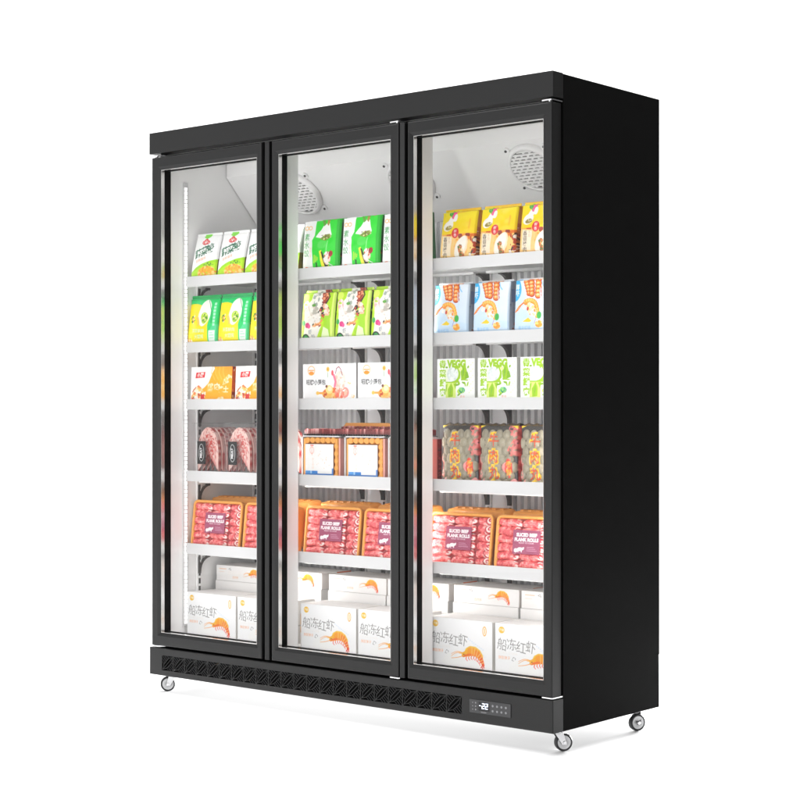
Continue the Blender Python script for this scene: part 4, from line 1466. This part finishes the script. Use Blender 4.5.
a.rect(34, 4, 74, 50, (206, 224, 120)); a.poly([(44, 6), (42, 30), (56, 50), (64, 34), (62, 8)], G_); a.poly([(50, 10), (50, 30), (56, 42), (58, 28)], (128, 178, 30)); a.poly([(34, 50), (80, 50), (82, 54), (34, 54)], G_); a.poly([(64, 48), (78, 50), (72, 30)], G_); a.poly([(34, 44), (42, 48), (38, 26), (34, 20)], G_)
a.ell(94, 28, 16, 13, (250, 251, 248)); a.ell(90, 24, 11, 8, (176, 208, 60)); a.ell(98, 27, 12, 9, (40, 160, 110)); a.ell(93, 32, 7, 4, (130, 200, 120)); a.bits(a.ellm(95, 26, 13, 8), 10, 2, 4, [(20, 120, 80), (160, 210, 100), (50, 140, 150)], 92)
a.text('素食', 100, 7, 10, (240, 160, 140))
for k, (x, y, rx, ry, ro) in enumerate(((84, 52, 4, 9, 40), (80, 44, 9, 3, 10), (74, 96, 3, 6, 0), (122, 98, 5, 3, 60), (120, 46, 8, 3, 70), (86, 14, 7, 3, 30), (110, 46, 3, 8, 20), (38, 98, 5, 3, 0), (88, 70, 3, 8, 10), (104, 50, 7, 3, -20))):
    a.ell(x, y, rx, ry, (G_, G2)[k % 2], rot=ro)
for k in range(16):
    a.ell(126 + (k % 3) * 7, 20 + k * 6.5, 2.0, 1.6, (206, 222, 150), rot=40)
a.rect(30, 1, 74, 4, G_); a.bits((a.yy < 5) & (a.xx > 20) & (a.xx < 130), 20, 1, 3, [G_, (246, 247, 244)], 93)
t = thing('vegetable_box', 0, 0, 0)
carton(0.147, 0.125, 0.075, a, None, top=(240, 241, 238), sidecol=(212, 213, 208)).obj('printed_box', PAPER, t)
row(t, [(1.263, YF, 0.962, 0, 'first behind the right door'), (1.422, YF, 0.962, 0, 'second behind the right door'), (1.583, YF, 0.962, 0, 'third, cut off by the stile')],
    'white box printed in lime green', 'on third shelf', 'food box', 'lime printed boxes on the third right shelf')

# ---- bags of grey meatballs, fourth shelf, right door


def meatball_bag():
    t = thing('meatball_bag', 0, 0, 0)
    a = Art(138, 164, (52, 48, 44))
    rs = np.random.RandomState(7)
    nz = a.noise(5, 95)
    r = 14.5
    row_ = 0
    y = 11
    while y < 160:
        x = (8 if row_ % 2 else 21)
        while x < 138:
            cx, cy = x + rs.uniform(-1.5, 1.5), y + rs.uniform(-1.5, 1.5)
            d2 = ((a.xx - cx) ** 2 + (a.yy - cy) ** 2) / r ** 2
            ins = d2 < 1
            hh = np.sqrt(np.clip(1 - d2, 0, 1))
            up = ins & (hh > a.Hh)
            g = rs.uniform(.9, 1.06)
            col = lin((146 * g, 138 * g, 118 * g))
            pink = rs.rand() < .04
            if pink:
                col = lin((226, 150, 146))
            a.C = np.where(up[..., None], col * (0.82 + .36 * nz[..., None]), a.C)
            a.Hh = np.where(up, hh, a.Hh)
            x += 26.5
        y += 21.5
        row_ += 1
    # printed pink border of the film, red seal mark and the three characters
    edge = (a.xx > 116 + 8 * np.sin(a.yy / 9)) & (a.yy > 84)
    a.put(edge & (nz > .45), (226, 112, 110), .75)
    edge = (a.xx < 14 + 6 * np.sin(a.yy / 11)) & (a.yy < 80)
    a.put(edge & (nz > .52), (228, 140, 136), .7)
    a.put(a.ellm(112, 52, 13, 26) & (nz > .36), (212, 60, 44))
    a.text('香', 112, 62, 20, (250, 190, 60), weight=.2); a.text('鲜', 112, 42, 20, (250, 190, 60), weight=.2)
    for i, ch in enumerate('牛肉丸'):
        cy = 126 - i * 43
        a.text(ch, 57, cy, 37, (252, 206, 40), weight=4.6); a.text(ch, 57, cy, 37, (206, 70, 16), weight=.3)
    a.poly([(0, 164), (0, 157), (20, 164)], (240, 205, 30)); a.poly([(118, 164), (138, 156), (138, 164)], (240, 205, 30))
    A, Hh = a.grid()
    p = PM()
    ny, nx = A.shape[:2]
    U, V = np.meshgrid(np.linspace(0, 1, nx), np.linspace(0, 1, ny))
    Bl = .010 * np.sin(np.pi * U) ** .6 * np.sin(np.pi * V) ** .5
    P = np.stack([(U - .5) * .138, .012 - Bl - .0065 * np.clip(Hh, 0, 1), V * .164], -1)
    p.grid(P, A)
    for i_ in (-1, 0):
        e0 = P[:, i_].copy()
        rows3 = [e0]
        cs = [A[:, i_]]
        for k in range(1, 7):
            e = e0.copy()
            e[:, 1] = e0[:, 1] + (.05 - e0[:, 1]) * k / 6
            e[:, 0] += (1 if i_ else -1) * .004 * math.sin(math.pi * k / 6) * (1 + .5 * np.sin(e[:, 2] * 290))
            rows3.append(e)
            cs.append(lin((214, 104, 100)) * (.6 + .4 * (np.sin(e[:, 2:3] * 290 + k) > 0)))
        p.grid(np.stack(rows3, 0), np.stack(cs, 0))
    e0 = P[0].copy(); e1 = e0.copy(); e1[:, 1] = .05
    p.grid(np.stack([e0, e1], 0), lin((90, 80, 70)))
    p.obj('meatballs', MEAT, t)
    # crimped dark top seal
    p = PM()
    n_ = 70
    xs = np.linspace(-.070, .070, n_)
    zz = .009 * (np.arcsin(np.sin(xs * 210)) / 1.57)
    g0 = np.stack([xs, .016 + 0 * xs, .162 + 0 * xs], -1)
    g1 = np.stack([xs, .022 + zz * .5, .1685 + zz * .35], -1)
    g2 = np.stack([xs, .046 + 0 * xs, .1655 + zz * .3], -1)
    g3 = np.stack([xs, .05 + 0 * xs, .0 + 0 * xs], -1)
    p.grid(np.stack([g0, g1], 0), np.stack([lin((120, 100, 50)) + 0 * g0, lin((60, 46, 40)) + 0 * g0], 0))
    p.grid(np.stack([g1, g2], 0), lin((66, 52, 46)))
    p.grid(np.stack([g2, g3], 0), lin((66, 52, 46)))
    p.obj('crimped_seal', POUCH, t)
    return t


t = meatball_bag()
row(t, [(1.268, YF + .006, 0.6915, 0, 'first behind the right door'), (1.417, YF + .006, 0.6915, 0, 'second behind the right door'), (1.571, YF + .006, 0.6915, 0, 'third, cut off by the stile')],
    'bag of grey meatballs', 'on fourth shelf', 'meatball bag', 'bags of meatballs on the fourth right shelf')
for o in bpy.data.objects:
    if o.get('group') == 'bags of meatballs on the fourth right shelf':
        o.scale = (1, 1, 1.15)

# ---- shrimp cartons on the floor of the cabinet
a = Art(244, 146, (247, 247, 247))
a.ell(24, 126, 11, 10, (240, 190, 50)); a.text('海鲜', 24, 126, 9.5, (250, 240, 210), weight=.2)
m = a.ellm(214, 116, 8, 15) & ~a.ellm(214, 116, 5.2, 11); a.put(m, (244, 190, 90)); a.rect(212, 108, 216, 124, (246, 205, 120))
for i, ch in enumerate('船冻红虾'):
    a.text(ch, 26 + i * 35, 84 - i * 1.5 + (3 if i % 2 else -1), 38, (128, 126, 124), weight=.05, rot=(-6, 4, -3, -7)[i], shear=-.08)
a.text('船上速冻 自然鲜美', 46, 58, 9, (215, 210, 205)); a.text('鲜甜弹牙', 34, 44, 11, (244, 170, 110)); a.line([(62, 38), (68, 48), (76, 44), (72, 36), (62, 38)], 1.4, (90, 90, 90))
for i in range(9):
    a.rect(150 + i * 7, 86 - i * 3.6, 155 + i * 7, 90 - i * 3.6, (206, 214, 224))
    a.rect(166 + i * 6, 74 - i * 4.6, 170 + i * 6, 77 - i * 4.6, (214, 220, 228))
a.poly([(50, 10), (58, 26), (74, 40), (120, 24), (190, 2), (60, 2)], (238, 238, 236))
shrimp(a, 158, 42, 1.62)
t = thing('shrimp_carton', 0, 0, 0)
s = Art(60, 146, (228, 226, 222)); s.line([(30, 100), (30, 40)], 6, (240, 190, 120)); s.rect(18, 60, 42, 64, (190, 188, 184))
carton(0.2445, 0.146, 0.125, a, s, top=(243, 240, 238)).obj('printed_carton', PAPER, t)
zc = IZ0 + 0.0004
row(t, [(0.187, .120, zc, 0, 'first behind left door, beside the side wall'), (0.441, .120, zc, 0, 'second behind left door, cut by the stile'),
        (0.741, .120, zc, 0, 'first behind middle door'), (0.995, .120, zc, 0, 'second behind middle door, cut by the stile'),
        (1.292, .120, zc, 0, 'left of two behind right door'), (1.548, .120, zc, 0, 'right of two behind right door')],
    'white carton with orange shrimp', 'on freezer floor', 'carton', 'shrimp cartons in the front row on the freezer floor')

# plain cartons behind them carry flat cartons
a = Art(20, 18, (246, 244, 242))
a2 = Art(254, 176, (246, 244, 242), .5)
t = thing('plain_carton', 0, 0, 0)
carton(0.256, 0.178, 0.22, a2, None, top=(243, 241, 239)).obj('printed_carton', PAPER, t)
xs_ = [(0.200, 'behind left door at the side wall'), (0.460, 'behind left door at the stile'), (0.748, 'behind middle door at the mullion'), (1.010, 'behind middle door at the stile'), (1.287, 'behind right door at the mullion'), (1.552, 'behind right door at the stile')]
row(t, [(x, .252, zc, 0, l_) for x, l_ in xs_], 'plain white carton under a flat carton', '', 'carton', 'plain cartons in the rear row on the freezer floor')
a = Art(254, 54, (244, 242, 240))
shrimp(a, 182, 31, 1.05)
a.text('船冻红虾', 92, 30, 17, (222, 216, 210), sx=1.0); a.rect(14, 40, 50, 43, (240, 200, 170)); a.rect(14, 30, 40, 32, (236, 214, 200)); a.rect(14, 12, 70, 14, (228, 224, 222)); a.line([(62, 42), (70, 46), (74, 38), (62, 42)], 1.4, (120, 116, 112)); a.text('自然鲜', 96, 14, 10, (245, 190, 140))
s = Art(60, 54, (222, 216, 212)); s.poly([(30, 54), (60, 54), (60, 10), (44, 4)], (212, 110, 60)); s.ell(44, 34, 12, 14, (228, 150, 60))
t = thing('flat_carton', 0, 0, 0)
carton(0.255, 0.054, 0.15, a, s, top=(238, 234, 231)).obj('printed_carton', PAPER, t)
row(t, [(x + .002, .2545, zc + .1788, 0, l_) for x, l_ in xs_], 'flat white shrimp carton lying on top', '', 'carton', 'flat cartons lying in the rear row')
for o in bpy.data.objects:
    if 'label' in o:
        o['label'] = o['label'].strip().rstrip(',')
